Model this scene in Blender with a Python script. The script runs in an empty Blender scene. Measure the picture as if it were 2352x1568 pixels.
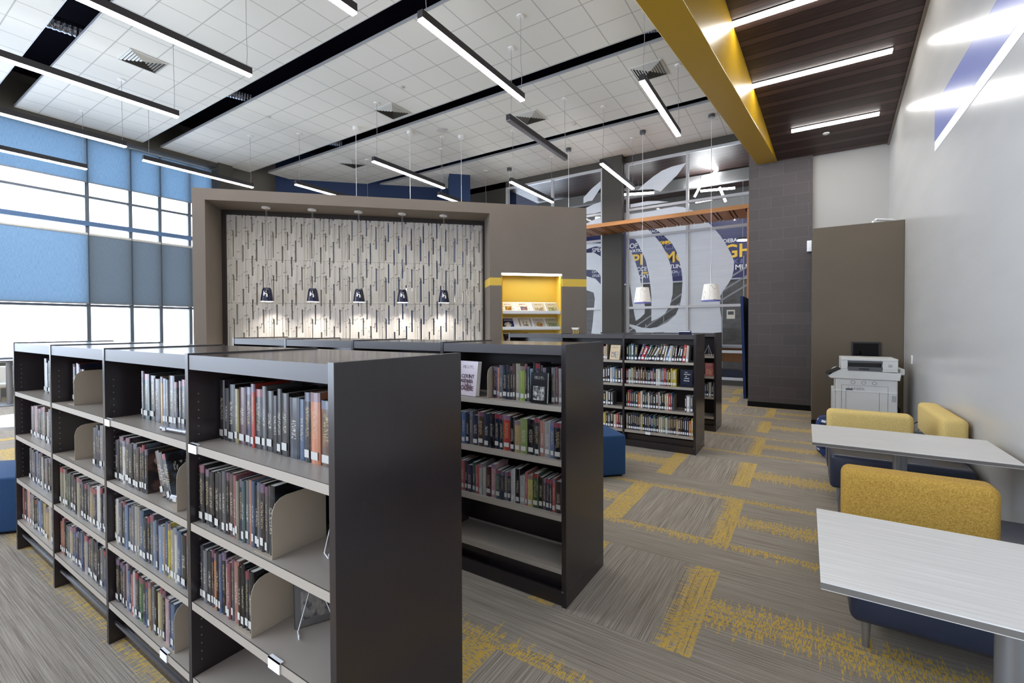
import bpy, math, random
from mathutils import Vector, Matrix
C = bpy.context.scene.collection
SC = bpy.context.scene
R = math.radians
# ------------------------------------------------------------ camera, world, exposure
cam = bpy.data.cameras.new('camera'); co = bpy.data.objects.new('camera', cam); C.objects.link(co)
yaw, pitch, roll = R(32.80337), R(0.87339), R(-0.18754)
fw = Vector((-math.sin(yaw)*math.cos(pitch), math.cos(yaw)*math.cos(pitch), -math.sin(pitch)))
rt = Vector((math.cos(yaw), math.sin(yaw), 0)); up = rt.cross(fw)
r2 = rt*math.cos(roll)+up*math.sin(roll); u2 = -rt*math.sin(roll)+up*math.cos(roll)
m = Matrix((r2, u2, -fw)).transposed().to_4x4(); m.translation = Vector((0, 0, 1.585))
co.matrix_world = m
cam.sensor_width = 36; cam.lens = 36*1045.54/2352; cam.shift_y = -17.75/2352; cam.clip_start = .05; cam.clip_end = 200
SC.camera = co
SC.view_settings.view_transform = 'Standard'; SC.view_settings.look = 'None'
SC.view_settings.exposure = 1.05; SC.view_settings.gamma = 1; SC.view_settings.use_curve_mapping = False
try:
    SC.cycles.use_denoising = True; SC.cycles.max_bounces = 8; SC.cycles.diffuse_bounces = 5
    SC.cycles.glossy_bounces = 4; SC.cycles.transparent_max_bounces = 12; SC.cycles.sample_clamp_indirect = 6
    SC.cycles.caustics_reflective = False; SC.cycles.caustics_refractive = False
except Exception: pass
W = bpy.data.worlds.new('world'); SC.world = W; W.use_nodes = True
wn = W.node_tree; wn.nodes.clear()
wo = wn.nodes.new('ShaderNodeOutputWorld'); wb = wn.nodes.new('ShaderNodeBackground')
wt = wn.nodes.new('ShaderNodeTexCoord'); ws = wn.nodes.new('ShaderNodeSeparateXYZ'); wr = wn.nodes.new('ShaderNodeMapRange')
wm = wn.nodes.new('ShaderNodeMixRGB')
wn.links.new(wt.outputs['Generated'], ws.inputs[0]); wn.links.new(ws.outputs[0], wr.inputs[0])
wr.inputs[1].default_value = -.75; wr.inputs[2].default_value = -.1; wr.inputs[3].default_value = 0; wr.inputs[4].default_value = 1
wn.links.new(wr.outputs[0], wm.inputs[0])
wm.inputs[1].default_value = (3.0, 3.5, 4.2, 1); wm.inputs[2].default_value = (.5, .5, .53, 1)
wn.links.new(wm.outputs[0], wb.inputs[0]); wb.inputs[1].default_value = 1.0
wn.links.new(wb.outputs[0], wo.inputs[0])
LAMP = 23.0     # emission of the fluorescent diffusers
rnd = random.Random(7)

# ------------------------------------------------------------ materials
def lin(c):
    if isinstance(c, str):
        c = tuple(int(c[i:i+2], 16)/255 for i in (0, 2, 4))
    return tuple((x/12.92 if x <= .04045 else ((x+.055)/1.055)**2.4) for x in c)+(1,)
class X:
    """tiny expression builder over shader math nodes"""
    nt = None
    def __init__(s, v): s.v = v
    @staticmethod
    def op(o, *a, clamp=False):
        n = X.nt.nodes.new('ShaderNodeMath'); n.operation = o; n.use_clamp = clamp
        for i, x in enumerate(a):
            x = x.v if isinstance(x, X) else x
            if isinstance(x, (int, float)): n.inputs[i].default_value = x
            else: X.nt.links.new(x, n.inputs[i])
        return X(n.outputs[0])
    def __add__(s, o): return X.op('ADD', s, o)
    __radd__ = __add__
    def __sub__(s, o): return X.op('SUBTRACT', s, o)
    def __rsub__(s, o): return X.op('SUBTRACT', o, s)
    def __mul__(s, o): return X.op('MULTIPLY', s, o)
    __rmul__ = __mul__
    def __truediv__(s, o): return X.op('DIVIDE', s, o)
    def gt(s, o): return X.op('GREATER_THAN', s, o)
    def lt(s, o): return X.op('LESS_THAN', s, o)
    def mod(s, o): return X.op('FLOORED_MODULO', s, o)
    def abs(s): return X.op('ABSOLUTE', s)
    def floor(s): return X.op('FLOOR', s)
    def max(s, o): return X.op('MAXIMUM', s, o)
    def min(s, o): return X.op('MINIMUM', s, o)
    def sat(s): return X.op('ADD', s, 0, clamp=True)
def between(x, a, b): return x.gt(a)*x.lt(b)
def base_mat(name):
    m = bpy.data.materials.new(name); m.use_nodes = True
    nt = m.node_tree; X.nt = nt
    return m, nt, nt.nodes['Principled BSDF']
def coords(nt, kind='Object'):
    t = nt.nodes.new('ShaderNodeTexCoord'); s = nt.nodes.new('ShaderNodeSeparateXYZ')
    nt.links.new(t.outputs[kind], s.inputs[0]); return X(s.outputs[0]), X(s.outputs[1]), X(s.outputs[2])
def comb(nt, a, b, c):
    n = nt.nodes.new('ShaderNodeCombineXYZ')
    for i, x in enumerate((a, b, c)):
        if isinstance(x, X): nt.links.new(x.v, n.inputs[i])
        else: n.inputs[i].default_value = x
    return n.outputs[0]
def noise(nt, vec, scale=1, detail=2, rough=.5):
    n = nt.nodes.new('ShaderNodeTexNoise'); nt.links.new(vec, n.inputs['Vector'])
    n.inputs['Scale'].default_value = scale; n.inputs['Detail'].default_value = detail; n.inputs['Roughness'].default_value = rough
    return X(n.outputs['Fac'])
def mix(nt, f, a, b):
    n = nt.nodes.new('ShaderNodeMixRGB')
    if isinstance(f, X): nt.links.new(f.v, n.inputs[0])
    else: n.inputs[0].default_value = f
    for i, c in ((1, a), (2, b)):
        if isinstance(c, (tuple, list)): n.inputs[i].default_value = c
        elif isinstance(c, str): n.inputs[i].default_value = lin(c)
        else: nt.links.new(c, n.inputs[i])
    return n.outputs[0]
def bump(nt, b, h, strength=.3, dist=.002):
    n = nt.nodes.new('ShaderNodeBump'); n.inputs['Strength'].default_value = strength; n.inputs['Distance'].default_value = dist
    nt.links.new(h.v, n.inputs['Height']); nt.links.new(n.outputs[0], b.inputs['Normal'])
def M(name, col, rough=.5, metal=0, coat=0, var=None, vscale=(1, 1, 1), spec=.5, bmp=0, trans=0):
    """plain procedural material; var = second colour mixed by stretched noise"""
    m, nt, b = base_mat(name)
    b.inputs['Roughness'].default_value = rough; b.inputs['Metallic'].default_value = metal
    b.inputs['Coat Weight'].default_value = coat; b.inputs['Specular IOR Level'].default_value = spec
    x, y, z = coords(nt)
    n = noise(nt, comb(nt, x*vscale[0], y*vscale[1], z*vscale[2]), 1, 3)
    c2 = var if var else col
    f = ((n-.35)*3.0).sat()
    nt.links.new(mix(nt, f, lin(col), lin(c2)), b.inputs['Base Color'])
    if bmp: bump(nt, b, n, bmp)
    return m
def emit(name, col, s):
    m, nt, b = base_mat(name)
    b.inputs['Base Color'].default_value = (.8, .8, .8, 1)
    b.inputs['Emission Color'].default_value = col; b.inputs['Emission Strength'].default_value = s
    return m
m_espresso = M('espresso_laminate', '2a2426', .25, var='2b2527', vscale=(9, 9, 1), spec=.6)
m_esptop = M('espresso_top', '3a3030', .16, var='443a38', vscale=(1.5, 22, 22), spec=.7)
m_fascia = M('espresso_edge', '3a3436', .38, var='403a3b', vscale=(2, 20, 20), spec=.5)
m_dark = M('black_paint', '0b0a0c', .7, spec=.2)
m_plenum = M('plenum_paint', '1b1a2a', .9, spec=.1, var='1f1e30')
m_shelf = M('putty_steel', 'a39a8f', .38, var='a99f94', vscale=(3, 3, 3))
m_white = M('white_plastic', 'e6e6e4', .35)
m_offw = M('offwhite_plastic', 'cfcfcd', .42, var='d6d6d4', vscale=(4, 4, 4))
m_greyp = M('grey_plastic', '55565b', .45)
m_blackp = M('black_plastic', '0c0c0e', .35)
m_steel = M('brushed_steel', '9a9da3', .35, metal=.8)
m_alu = M('satin_aluminium', 'b7bac0', .4, metal=.35)
m_fixt = M('charcoal_housing', '26242a', .4)
m_taupe = M('taupe_paint', '7a7169', .62, var='7d746c', vscale=(2, 2, 2))
m_brown = M('brown_paint', '5b5041', .6, var='5e5344', vscale=(2, 2, 2))
m_greyw = M('grey_wall_paint', 'c2c1bf', .22, var='bebdbb', vscale=(1, 1, 4), spec=.55)
m_wwall = M('pale_wall_paint', 'a9a7a2', .6)
m_charw = M('charcoal_wall_paint', '46443f', .6)
m_bluew = M('blue_wall_paint', '17315c', .6)
m_yelb = M('yellow_beam_paint', 'b28d1c', .32, spec=.5)
m_yels = M('yellow_paint', 'e8c450', .5)
m_whpaint = M('white_paint', 'f2f3f5', .5)
m_stripe = M('blue_stripe_paint', '8790c6', .25)  # blue made paler in the colour to stand in for wall gloss
m_light = emit('lamp_diffuser', (1, .97, .93, 1), LAMP)
m_led = emit('led_strip', (1, .93, .8, 1), 9)
m_bulb = emit('bulb', (1, .92, .8, 1), 420)
m_off = M('unlit_diffuser', '75737a', .5)
m_vent = M('vent_white', 'cdd0d0', .5)
m_navyg = M('navy_gloss', '0d1338', .22, coat=.15)
m_woodl = M('orange_wood', 'c98a50', .45, var='b87b42', vscale=(2, 30, 30))
m_woodm = M('plank_wood', 'a87244', .5, var='966238', vscale=(30, 2, 30))
m_bluef = M('blue_fabric', '1f4470', .85, var='2a5080', vscale=(200, 200, 60), bmp=.2)
m_vinyl = M('navy_vinyl', '252b3e', .38, var='2a3146', vscale=(6, 6, 6))
m_yfab = M('mustard_fabric', 'd0a850', .9, var='a67f30', vscale=(160, 160, 200), bmp=.4)
m_yfab2 = M('light_mustard_fabric', 'e0c681', .9, var='cbac62', vscale=(160, 160, 200), bmp=.4)
m_foil = M('foil_duct', '8f96a6', .25, metal=.9, var='20222c', vscale=(30, 90, 30), bmp=.8)
m_mural = M('navy_mural', '23265a', .4)
m_muraly = M('mural_yellow', 'f0c23c', .5)
m_muralw = M('mural_white', 'eceef4', .5)
m_murald = M('mural_grey_blue', '6b71a0', .5)
m_paper = M('paper', 'e9e6dd', .6)
m_cable = M('cable', '9b9ba0', .5)
m_blkc = M('black_cable', '0a0a0b', .4)
m_stick = M('sticker_paper', 'b9b7b2', .5)
m_edge = M('grey_edge', '6f6b67', .5)
m_bend = M('cream_steel', 'b3a592', .42)
m_drum = M('white_shade', 'eeeae6', .5)
m_teal = M('teal_base', 'd9dee4', .35)

def tabletop_mat():
    m, nt, b = base_mat('white_linear_laminate'); x, y, z = coords(nt)
    n = noise(nt, comb(nt, x*2.5, y*90, 0), 1, 3)
    nt.links.new(mix(nt, ((n-.4)*3).sat(), lin('d6d3cf'), lin('e6e4e1')), b.inputs['Base Color'])
    b.inputs['Roughness'].default_value = .35; return m
m_table = tabletop_mat()
def carpet_mat():
    m, nt, b = base_mat('carpet'); x, y, z = coords(nt)
    yy = (y-2.265).mod(2.72); xx = (x+.455).mod(2.7445)
    # per-strip variation and weave lines
    sp = noise(nt, comb(nt, x*260, y*260, 0), 1, 1)
    gx = noise(nt, comb(nt, x*1.6, y*170, 3.1), 1, 3, .75)*.8+sp*.2; gy = noise(nt, comb(nt, x*170, y*1.6, 9.2), 1, 3, .75)*.8+sp*.2
    P = yy.lt(.915); Q = between(yy, 1.36, 2.275)
    stripe = (P*xx.gt(2.0)+Q*xx.gt(1.92)).sat()
    wv = gx*(1-stripe)+gy*stripe
    tone = noise(nt, comb(nt, (x*1.1).floor(), (y*2.2).floor(), 0), 3.7, 0)
    c = mix(nt, ((wv-.36)*3.2).sat(), lin('796f65'), lin('c0b7aa'))
    c = mix(nt, (stripe*(wv-.62)*6).sat()*.5, c, lin('c4bcb0'))
    c = mix(nt, ((tone-.35)*2).sat()*.22, c, lin('837b70'))
    nx = noise(nt, comb(nt, x*55, y*1.3, 0), 1, 3, .7); ny = noise(nt, comb(nt, x*1.3, y*55, 5), 1, 3, .7)
    bx = noise(nt, comb(nt, x*2.2, y*.6, 2), 1, 1)
    w1 = (nx*.62-.19)*(.75+bx*.6)
    o = noise(nt, comb(nt, x*3, y*.2, 8), 1, 1)*.12-.06
    band = (yy-.46-o*.6).abs().lt(w1)*xx.lt(1.84)*P
    band = band.max((yy-1.82-o*.6).abs().lt(w1*.85)*xx.lt(1.76)*Q)
    w2 = (nx*.46-.14).max(0)*(.4+bx*1.1)
    band = band.max(between(yy-1.36, 0-w2*.9, 0)); band = band.max((yy-2.275).gt(0)*(yy-2.275).lt(w2))
    wv2 = (ny*.28-.02)
    v = P*xx.gt(2.7445-wv2*1.35)*ny.gt(.33)+Q*(xx.gt(2.7445-wv2*1.1))+P*between(xx, 1.84, 2.0)+Q*between(xx, 1.75, 1.93)*ny.gt(.36)
    wx = noise(nt, comb(nt, x*150, y*30, 4), 1, 1); wy = noise(nt, comb(nt, x*30, y*150, 6), 1, 1)
    horiz = band*wx.gt(.49); vert = v.sat()*(wy.gt(.45))*(gy.gt(.40))
    f = horiz.max(vert)*noise(nt, comb(nt, x*40, y*40, 0), 1, 1).gt(.30)
    c = mix(nt, f*.84, c, lin('dcb64a'))
    nt.links.new(c, b.inputs['Base Color']); b.inputs['Roughness'].default_value = .95; b.inputs['Specular IOR Level'].default_value = .15
    bump(nt, b, wv, .35, .004); return m
m_carpet = carpet_mat()
def tile_mat():
    m, nt, b = base_mat('ceiling_tile'); x, y, z = coords(nt)
    fx = ((x+4.215).mod(.6096)-.3048).abs(); fy = ((y-5.49).mod(.6096)-.3048).abs()
    g = fx.gt(.2955).max(fy.gt(.2955))
    tn = noise(nt, comb(nt, ((x+4.215)/.6096).floor(), ((y-5.49)/.6096).floor(), 0), 5.3, 0)
    sp = noise(nt, comb(nt, x*160, y*160, 0), 1, 1)
    c = mix(nt, ((sp-.35)*2).sat()*.5, lin('e6e8e6'), lin('efefed'))
    c = mix(nt, ((tn-.4)*2).sat()*.25, c, lin('d9dbd9'))
    c = mix(nt, g*.55, c, lin('8e9190'))
    nt.links.new(c, b.inputs['Base Color']); b.inputs['Roughness'].default_value = .9; b.inputs['Specular IOR Level'].default_value = .1
    return m
m_tile = tile_mat()
def block_mat():
    m, nt, b = base_mat('split_face_block'); x, y, z = coords(nt)
    row = (z/.2032).floor(); off = row.mod(2)*.203
    u = x+y
    fz = ((z/.2032).mod(1)-.5).abs(); fu = (((u+off)/.4064).mod(1)-.5).abs()
    g = fz.gt(.475).max(fu.gt(.488))
    tn = noise(nt, comb(nt, ((u+off)/.4064).floor(), row, 0), 3.3, 0)
    sp = noise(nt, comb(nt, x*55, y*55, z*55), 1, 4, .75)
    c = mix(nt, ((tn-.3)*1.3).sat(), lin('534d4d'), lin('5d5656'))
    c = mix(nt, ((sp-.62)*6).sat()*.6, c, lin('80757a'))
    c = mix(nt, ((.4-sp)*5).sat()*.5, c, lin('2a2424'))
    c = mix(nt, g*.22*(.2+tn), c, lin('85807f'))
    nt.links.new(c, b.inputs['Base Color']); b.inputs['Roughness'].default_value = .85
    bump(nt, b, sp-g*.6, .5, .006); return m
m_block = block_mat()
def soffit_mat():
    m, nt, b = base_mat('dark_wood_slats'); x, y, z = coords(nt)
    n = noise(nt, comb(nt, x*3, y*40, 0), 1, 3)
    tn = noise(nt, comb(nt, (y/.145).floor(), (x*.5).floor(), 2), 4.1, 0)
    f = (y/.29).mod(1)
    c = mix(nt, ((n-.35)*2.5).sat(), lin('302322'), lin('42312e'))
    c = mix(nt, f.gt(.67)*.45, c, lin('604e49'))
    c = mix(nt, f.lt(.05).max(between(f, .62, .67))*.95, c, lin('0a0706'))
    nt.links.new(c, b.inputs['Base Color']); b.inputs['Roughness'].default_value = .42; b.inputs['Specular IOR Level'].default_value = .4; return m
m_soffit = soffit_mat()
def glass_mat(name, tint=(.97, .98, .98, 1), refl=.03):
    m, nt, b = base_mat(name); nt.nodes.remove(b)
    o = nt.nodes['Material Output']; t = nt.nodes.new('ShaderNodeBsdfTransparent'); g = nt.nodes.new('ShaderNodeBsdfGlossy')
    t.inputs[0].default_value = tint; g.inputs['Roughness'].default_value = .02
    lw = nt.nodes.new('ShaderNodeLayerWeight'); lw.inputs[0].default_value = .12
    fac = (X(lw.outputs['Fresnel'])*.8+refl*.5).sat()
    mx = nt.nodes.new('ShaderNodeMixShader'); nt.links.new(fac.v, mx.inputs[0]); nt.links.new(t.outputs[0], mx.inputs[1]); nt.links.new(g.outputs[0], mx.inputs[2])
    nt.links.new(mx.outputs[0], o.inputs[0]); return m
m_glass = glass_mat('clear_glass')
def blind_mat(name, col, tr, open_):
    m, nt, b = base_mat(name); nt.nodes.remove(b); o = nt.nodes['Material Output']; x, y, z = coords(nt)
    n = noise(nt, comb(nt, x, y*25, z*260), 1, 2); n2 = noise(nt, comb(nt, x, y*120, z*8), 1, 2)
    d = nt.nodes.new('ShaderNodeBsdfDiffuse'); t = nt.nodes.new('ShaderNodeBsdfTranslucent'); p = nt.nodes.new('ShaderNodeBsdfTransparent')
    c = mix(nt, ((n*.6+n2*.4-.35)*3).sat(), lin(col), lin(tr))
    nt.links.new(c, d.inputs[0]); nt.links.new(c, t.inputs[0]); p.inputs[0].default_value = lin(tr)
    a = nt.nodes.new('ShaderNodeMixShader'); a.inputs[0].default_value = .55
    nt.links.new(d.outputs[0], a.inputs[1]); nt.links.new(t.outputs[0], a.inputs[2])
    s = nt.nodes.new('ShaderNodeMixShader'); s.inputs[0].default_value = open_
    nt.links.new(a.outputs[0], s.inputs[1]); nt.links.new(p.outputs[0], s.inputs[2]); nt.links.new(s.outputs[0], o.inputs[0]); return m
m_film = blind_mat('frosted_film', 'e9edf2', 'f6f8fb', .04)
m_blind = blind_mat('blue_grey_blind', '8299ab', 'a3b6c6', .05)
m_blind2 = blind_mat('grey_blind', '79828a', '8d959c', .03)
def otto_mat():
    m, nt, b = base_mat('blue_patterned_fabric'); x, y, z = coords(nt, 'Generated')
    a = X.op('ARCTAN2', y-.5, x-.5)
    row = (z*7).floor(); s = ((a*1.6+row*1.7).mod(1)).lt(.4)*((z*7).mod(1)).lt(.35)
    s2 = ((a*1.3+row*2.3).mod(1)).lt(.5)*((z*7+.5).mod(1)).lt(.4)
    c = mix(nt, s, lin('20386f'), lin('cfd4dc')); c = mix(nt, s2*(1-s), c, lin('0d1530'))
    nt.links.new(c, b.inputs['Base Color']); b.inputs['Roughness'].default_value = .8; return m
m_otto = otto_mat()

# ------------------------------------------------------------ mesh builder
class MB:
    def __init__(s): s.v = []; s.f = []; s.m = []
    def add(s, vs, fs, mi=0):
        k = len(s.v); s.v += [tuple(p) for p in vs]
        for f in fs: s.f.append(tuple(k+i for i in f)); s.m.append(mi)
        return s
    def box(s, x0, x1, y0, y1, z0, z1, mi=0):
        x0, x1 = sorted((x0, x1)); y0, y1 = sorted((y0, y1)); z0, z1 = sorted((z0, z1))
        return s.add([(x0,y0,z0),(x1,y0,z0),(x1,y1,z0),(x0,y1,z0),(x0,y0,z1),(x1,y0,z1),(x1,y1,z1),(x0,y1,z1)],
                     [(0,3,2,1),(4,5,6,7),(0,1,5,4),(1,2,6,5),(2,3,7,6),(3,0,4,7)], mi)
    def prism(s, pts, h0, h1, axis='z', mi=0):
        """polygon extruded; pts are (a,b) in the two other axes (counter-clockwise)"""
        n = len(pts)
        def P(a, b, h): return {'z': (a, b, h), 'y': (a, h, b), 'x': (h, a, b)}[axis]
        vs = [P(a, b, h0) for a, b in pts]+[P(a, b, h1) for a, b in pts]
        fs = [tuple(range(n-1, -1, -1)), tuple(range(n, 2*n))]+[(i, (i+1) % n, n+(i+1) % n, n+i) for i in range(n)]
        return s.add(vs, fs, mi)
    def cyl(s, c, r, h, seg=20, r2=None, axis='z', mi=0, cap=True):
        r2 = r if r2 is None else r2; x, y, z = c; vs = []
        for rr, hh in ((r, 0), (r2, h)):
            for i in range(seg):
                a = 2*math.pi*i/seg; p, q = rr*math.cos(a), rr*math.sin(a)
                vs.append({'z': (x+p, y+q, z+hh), 'y': (x+p, y+hh, z+q), 'x': (x+hh, y+p, z+q)}[axis])
        fs = [(i, (i+1) % seg, seg+(i+1) % seg, seg+i) for i in range(seg)]
        if cap: fs += [tuple(range(seg-1, -1, -1)), tuple(range(seg, 2*seg))]
        return s.add(vs, fs, mi)
    def lathe(s, prof, c=(0, 0, 0), seg=24, mi=0):
        vs = []; n = len(prof)
        for r, z in prof:
            for i in range(seg):
                a = 2*math.pi*i/seg; vs.append((c[0]+r*math.cos(a), c[1]+r*math.sin(a), c[2]+z))
        fs = [(j*seg+i, j*seg+(i+1) % seg, (j+1)*seg+(i+1) % seg, (j+1)*seg+i) for j in range(n-1) for i in range(seg)]
        return s.add(vs, fs, mi)
    def tube(s, pts, r, seg=8, mi=0):
        pts = [Vector(p) for p in pts]; vs = []; n = len(pts)
        for j, p in enumerate(pts):
            d = (pts[min(j+1, n-1)]-pts[max(j-1, 0)]).normalized()
            a = Vector((0, 0, 1)) if abs(d.z) < .9 else Vector((1, 0, 0))
            e = d.cross(a).normalized(); g = d.cross(e)
            for i in range(seg):
                t = 2*math.pi*i/seg; vs.append(p+e*r*math.cos(t)+g*r*math.sin(t))
        fs = [(j*seg+i, j*seg+(i+1) % seg, (j+1)*seg+(i+1) % seg, (j+1)*seg+i) for j in range(n-1) for i in range(seg)]
        fs += [tuple(range(seg-1, -1, -1)), tuple(range((n-1)*seg, n*seg))]
        return s.add(vs, fs, mi)
    def rbox(s, x0, x1, y0, y1, z0, z1, r=.03, k=3, mi=0, taper=0):
        """cushion-like box rounded on every edge (superellipse rings)"""
        prof = [(r*(1-math.cos(i*math.pi/2/k)), r*(1-math.sin(i*math.pi/2/k))) for i in range(k+1)]
        rings = [(z0+b, b2) for b, b2 in [(p[0], p[1]) for p in prof]]+[(z1-b, b2) for b, b2 in [(p[0], p[1]) for p in reversed(prof)]]
        vs = []; per = 4*(k+1)
        for z, ins in rings:
            t = taper*(z-z0)/(z1-z0)
            for cx, cy, a0 in ((x1-r, y1-r, 0), (x0+r, y1-r, 90), (x0+r, y0+r, 180), (x1-r, y0+r, 270)):
                for i in range(k+1):
                    a = R(a0+90*i/k); vs.append((cx+(r-ins)*math.cos(a), cy+(r-ins)*math.sin(a)*(1)+t, z))
        fs = [(j*per+i, j*per+(i+1) % per, (j+1)*per+(i+1) % per, (j+1)*per+i) for j in range(len(rings)-1) for i in range(per)]
        fs += [tuple(range(per-1, -1, -1)), tuple(range((len(rings)-1)*per, len(rings)*per))]
        return s.add(vs, fs, mi)
    def obj(s, name, mats, parent=None, loc=None, rot=None, smooth=False, bevel=0):
        me = bpy.data.meshes.new(name); me.from_pydata(s.v, [], s.f)
        mats = mats if isinstance(mats, (list, tuple)) else [mats]
        for x in mats: me.materials.append(x)
        me.polygons.foreach_set('material_index', s.m)
        if smooth: me.polygons.foreach_set('use_smooth', [True]*len(s.f))
        me.update()
        o = bpy.data.objects.new(name, me); C.objects.link(o)
        if parent: o.parent = parent
        if loc: o.location = loc
        if rot: o.rotation_euler = rot
        if bevel:
            b = o.modifiers.new('bevel', 'BEVEL'); b.width = bevel; b.segments = 2; b.limit_method = 'ANGLE'; b.angle_limit = R(50)
        if smooth:
            e = o.modifiers.new('split', 'EDGE_SPLIT'); e.split_angle = R(40)
        return o
def tag(o, label, cat, group=None, kind=None):
    o['label'] = label; o['category'] = cat
    if group: o['group'] = group
    if kind: o['kind'] = kind
    return o
def thing(name, label, cat, loc=(0, 0, 0), rz=0, group=None):
    o = bpy.data.objects.new(name, None); C.objects.link(o); o.location = loc; o.rotation_euler = (0, 0, rz); o.empty_display_size = .1
    return tag(o, label, cat, group)
def struct(name, mb, mats, **k):
    o = mb.obj(name, mats, **k)
    if not k.get('parent'): o['kind'] = 'structure'
    return o
def text_mb(txt, size, font_w=0, ext=.001):
    cu = bpy.data.curves.new('txt', 'FONT'); cu.body = txt; cu.size = size; cu.extrude = ext; cu.offset = font_w; cu.resolution_u = 3
    o = bpy.data.objects.new('txt', cu); C.objects.link(o)
    bpy.context.view_layer.update()
    me = bpy.data.meshes.new_from_object(o.evaluated_get(bpy.context.evaluated_depsgraph_get()))
    b = MB(); b.add([tuple(v.co) for v in me.vertices], [tuple(p.vertices) for p in me.polygons])
    bpy.data.objects.remove(o); bpy.data.curves.remove(cu); bpy.data.meshes.remove(me)
    return b
def stand(b, x=0, y=0, z=0, rz=0, tilt=0, sx=1):
    """turn flat text (x right, y up) to stand facing -y, then place"""
    out = []; c, s = math.cos(rz), math.sin(rz)
    for a, q, w in b.v:
        a *= sx; p = (a, -w+q*math.sin(tilt), q*math.cos(tilt)); out.append((x+p[0]*c-p[1]*s, y+p[0]*s+p[1]*c, z+p[2]))
    b.v = out; return b

# ------------------------------------------------------------ room shell
CE = 6.66
struct('floor', MB().add([(-15.6, -5, 0), (1.2, -5, 0), (1.2, 22, 0), (-15.6, 22, 0)], [(0, 1, 2, 3)]), m_carpet)
struct('ceiling', MB().box(-16.2, 1.6, -5, 22, 7.6, 7.7), m_plenum)
# hanging tile clouds, each with an aluminium edge trim
def cloud(poly):
    b = MB(); n = len(poly)
    b.add([(x, y, CE) for x, y in poly]+[(x, y, CE+.06) for x, y in poly], [tuple(range(n-1, -1, -1)), tuple(range(n, 2*n))], 0)
    for i in range(n):
        (x0, y0), (x1, y1) = poly[i], poly[(i+1) % n]; d = Vector((x1-x0, y1-y0)).normalized(); nx, ny = d.y*.012, -d.x*.012
        b.add([(x0, y0, CE-.006), (x1, y1, CE-.006), (x1, y1, CE+.045), (x0, y0, CE+.045), (x0+nx, y0+ny, CE-.006), (x1+nx, y1+ny, CE-.006), (x1+nx, y1+ny, CE+.045), (x0+nx, y0+ny, CE+.045)],
              [(0, 1, 2, 3), (7, 6, 5, 4), (0, 4, 5, 1), (3, 2, 6, 7), (0, 3, 7, 4), (1, 5, 6, 2)], 1)
    struct('ceiling', b, [m_tile, m_alu])
RX = -.55
cloud([(-15.28, -3.1), (RX-1, -3.1), (RX-1, 2.25), (-15.28, 2.25)])
cloud([(-15.28, 2.67), (RX-.8, 2.67), (RX-.8, 5.07), (-15.28, 5.07)])
cloud([(-15.28, 5.49), (RX-.5, 5.49), (RX-.5, 7.93), (-15.28, 7.93)])
cloud([(-14.85, 8.30), (RX-.3, 8.30), (RX-.3, 10.83), (-13.05, 10.83), (-14.85, 9.03)])
cloud([(-12.75, 11.15), (RX-.3, 11.15), (RX-.3, 13.35), (-10.55, 13.35)])
# right wall, end wall, chase, block pier
struct('wall_right', MB().box(1.2, 1.35, -5, 10.3, 0, 7.6), m_greyw)
struct('wall_back', MB().box(.1, 1.35, 10.2, 10.35, 0, 7.6), m_wwall)
struct('wall_chase', MB().box(.09, 1.198, 8.61, 10.2, .1, 3.115), m_brown, bevel=.004)
struct('baseboard_chase', MB().box(.085, 1.198, 8.6, 8.62, 0, .1), m_dark)
struct('wall_pier', MB().box(-.951, .099, 10.12, 13.6, .1, 7.6), m_block)
struct('baseboard_pier', MB().box(-.957, .105, 10.105, 13.6, 0, .1), m_dark)
# sloping dark-wood soffit
xl = lambda y: -.81-.1035*(10.15-y)
xr = lambda y: -.47-.0985*(10.12-y)
def sz(y): return 4.73+.223*(10.16-y)
b = MB(); y0, y1 = -3.0, 10.16
ang = math.atan(.223); L = (y1-y0)/math.cos(ang)
xs = lambda yl: xl(10.16+yl*math.cos(ang))+.06
so = MB().prism([(xs(-L), -L), (1.2, -L), (1.2, 0), (xs(0), 0)], 0, .08)
so_o = struct('ceiling', so, m_soffit, loc=(0, 10.16, 4.73), rot=(-ang, 0, 0))
struct('trim_1', MB().box(1.17, 1.2, -L, 0, -.035, 0), m_taupe, loc=(0, 10.16, 4.73), rot=(-ang, 0, 0))
# yellow beam: bottom flange, web and upper flange along the soffit edge
bw = MB()
yN, yF = -2.0, 10.12
bt = lambda y: sz(y)+.12
bw.add([(xl(yN), yN, 4.73), (xr(yN), yN, 4.73), (xr(yF), yF, 4.73), (xl(yF), yF, 4.73), (xl(yN), yN, bt(yN)), (xr(yN), yN, bt(yN)), (xr(yF), yF, bt(yF)), (xl(yF), yF, bt(yF))],
       [(3, 2, 1, 0), (4, 5, 6, 7), (1, 2, 6, 5), (0, 4, 7, 3), (0, 1, 5, 4), (2, 3, 7, 6)])
struct('trim_2', bw, m_yelb, bevel=.012)
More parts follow.
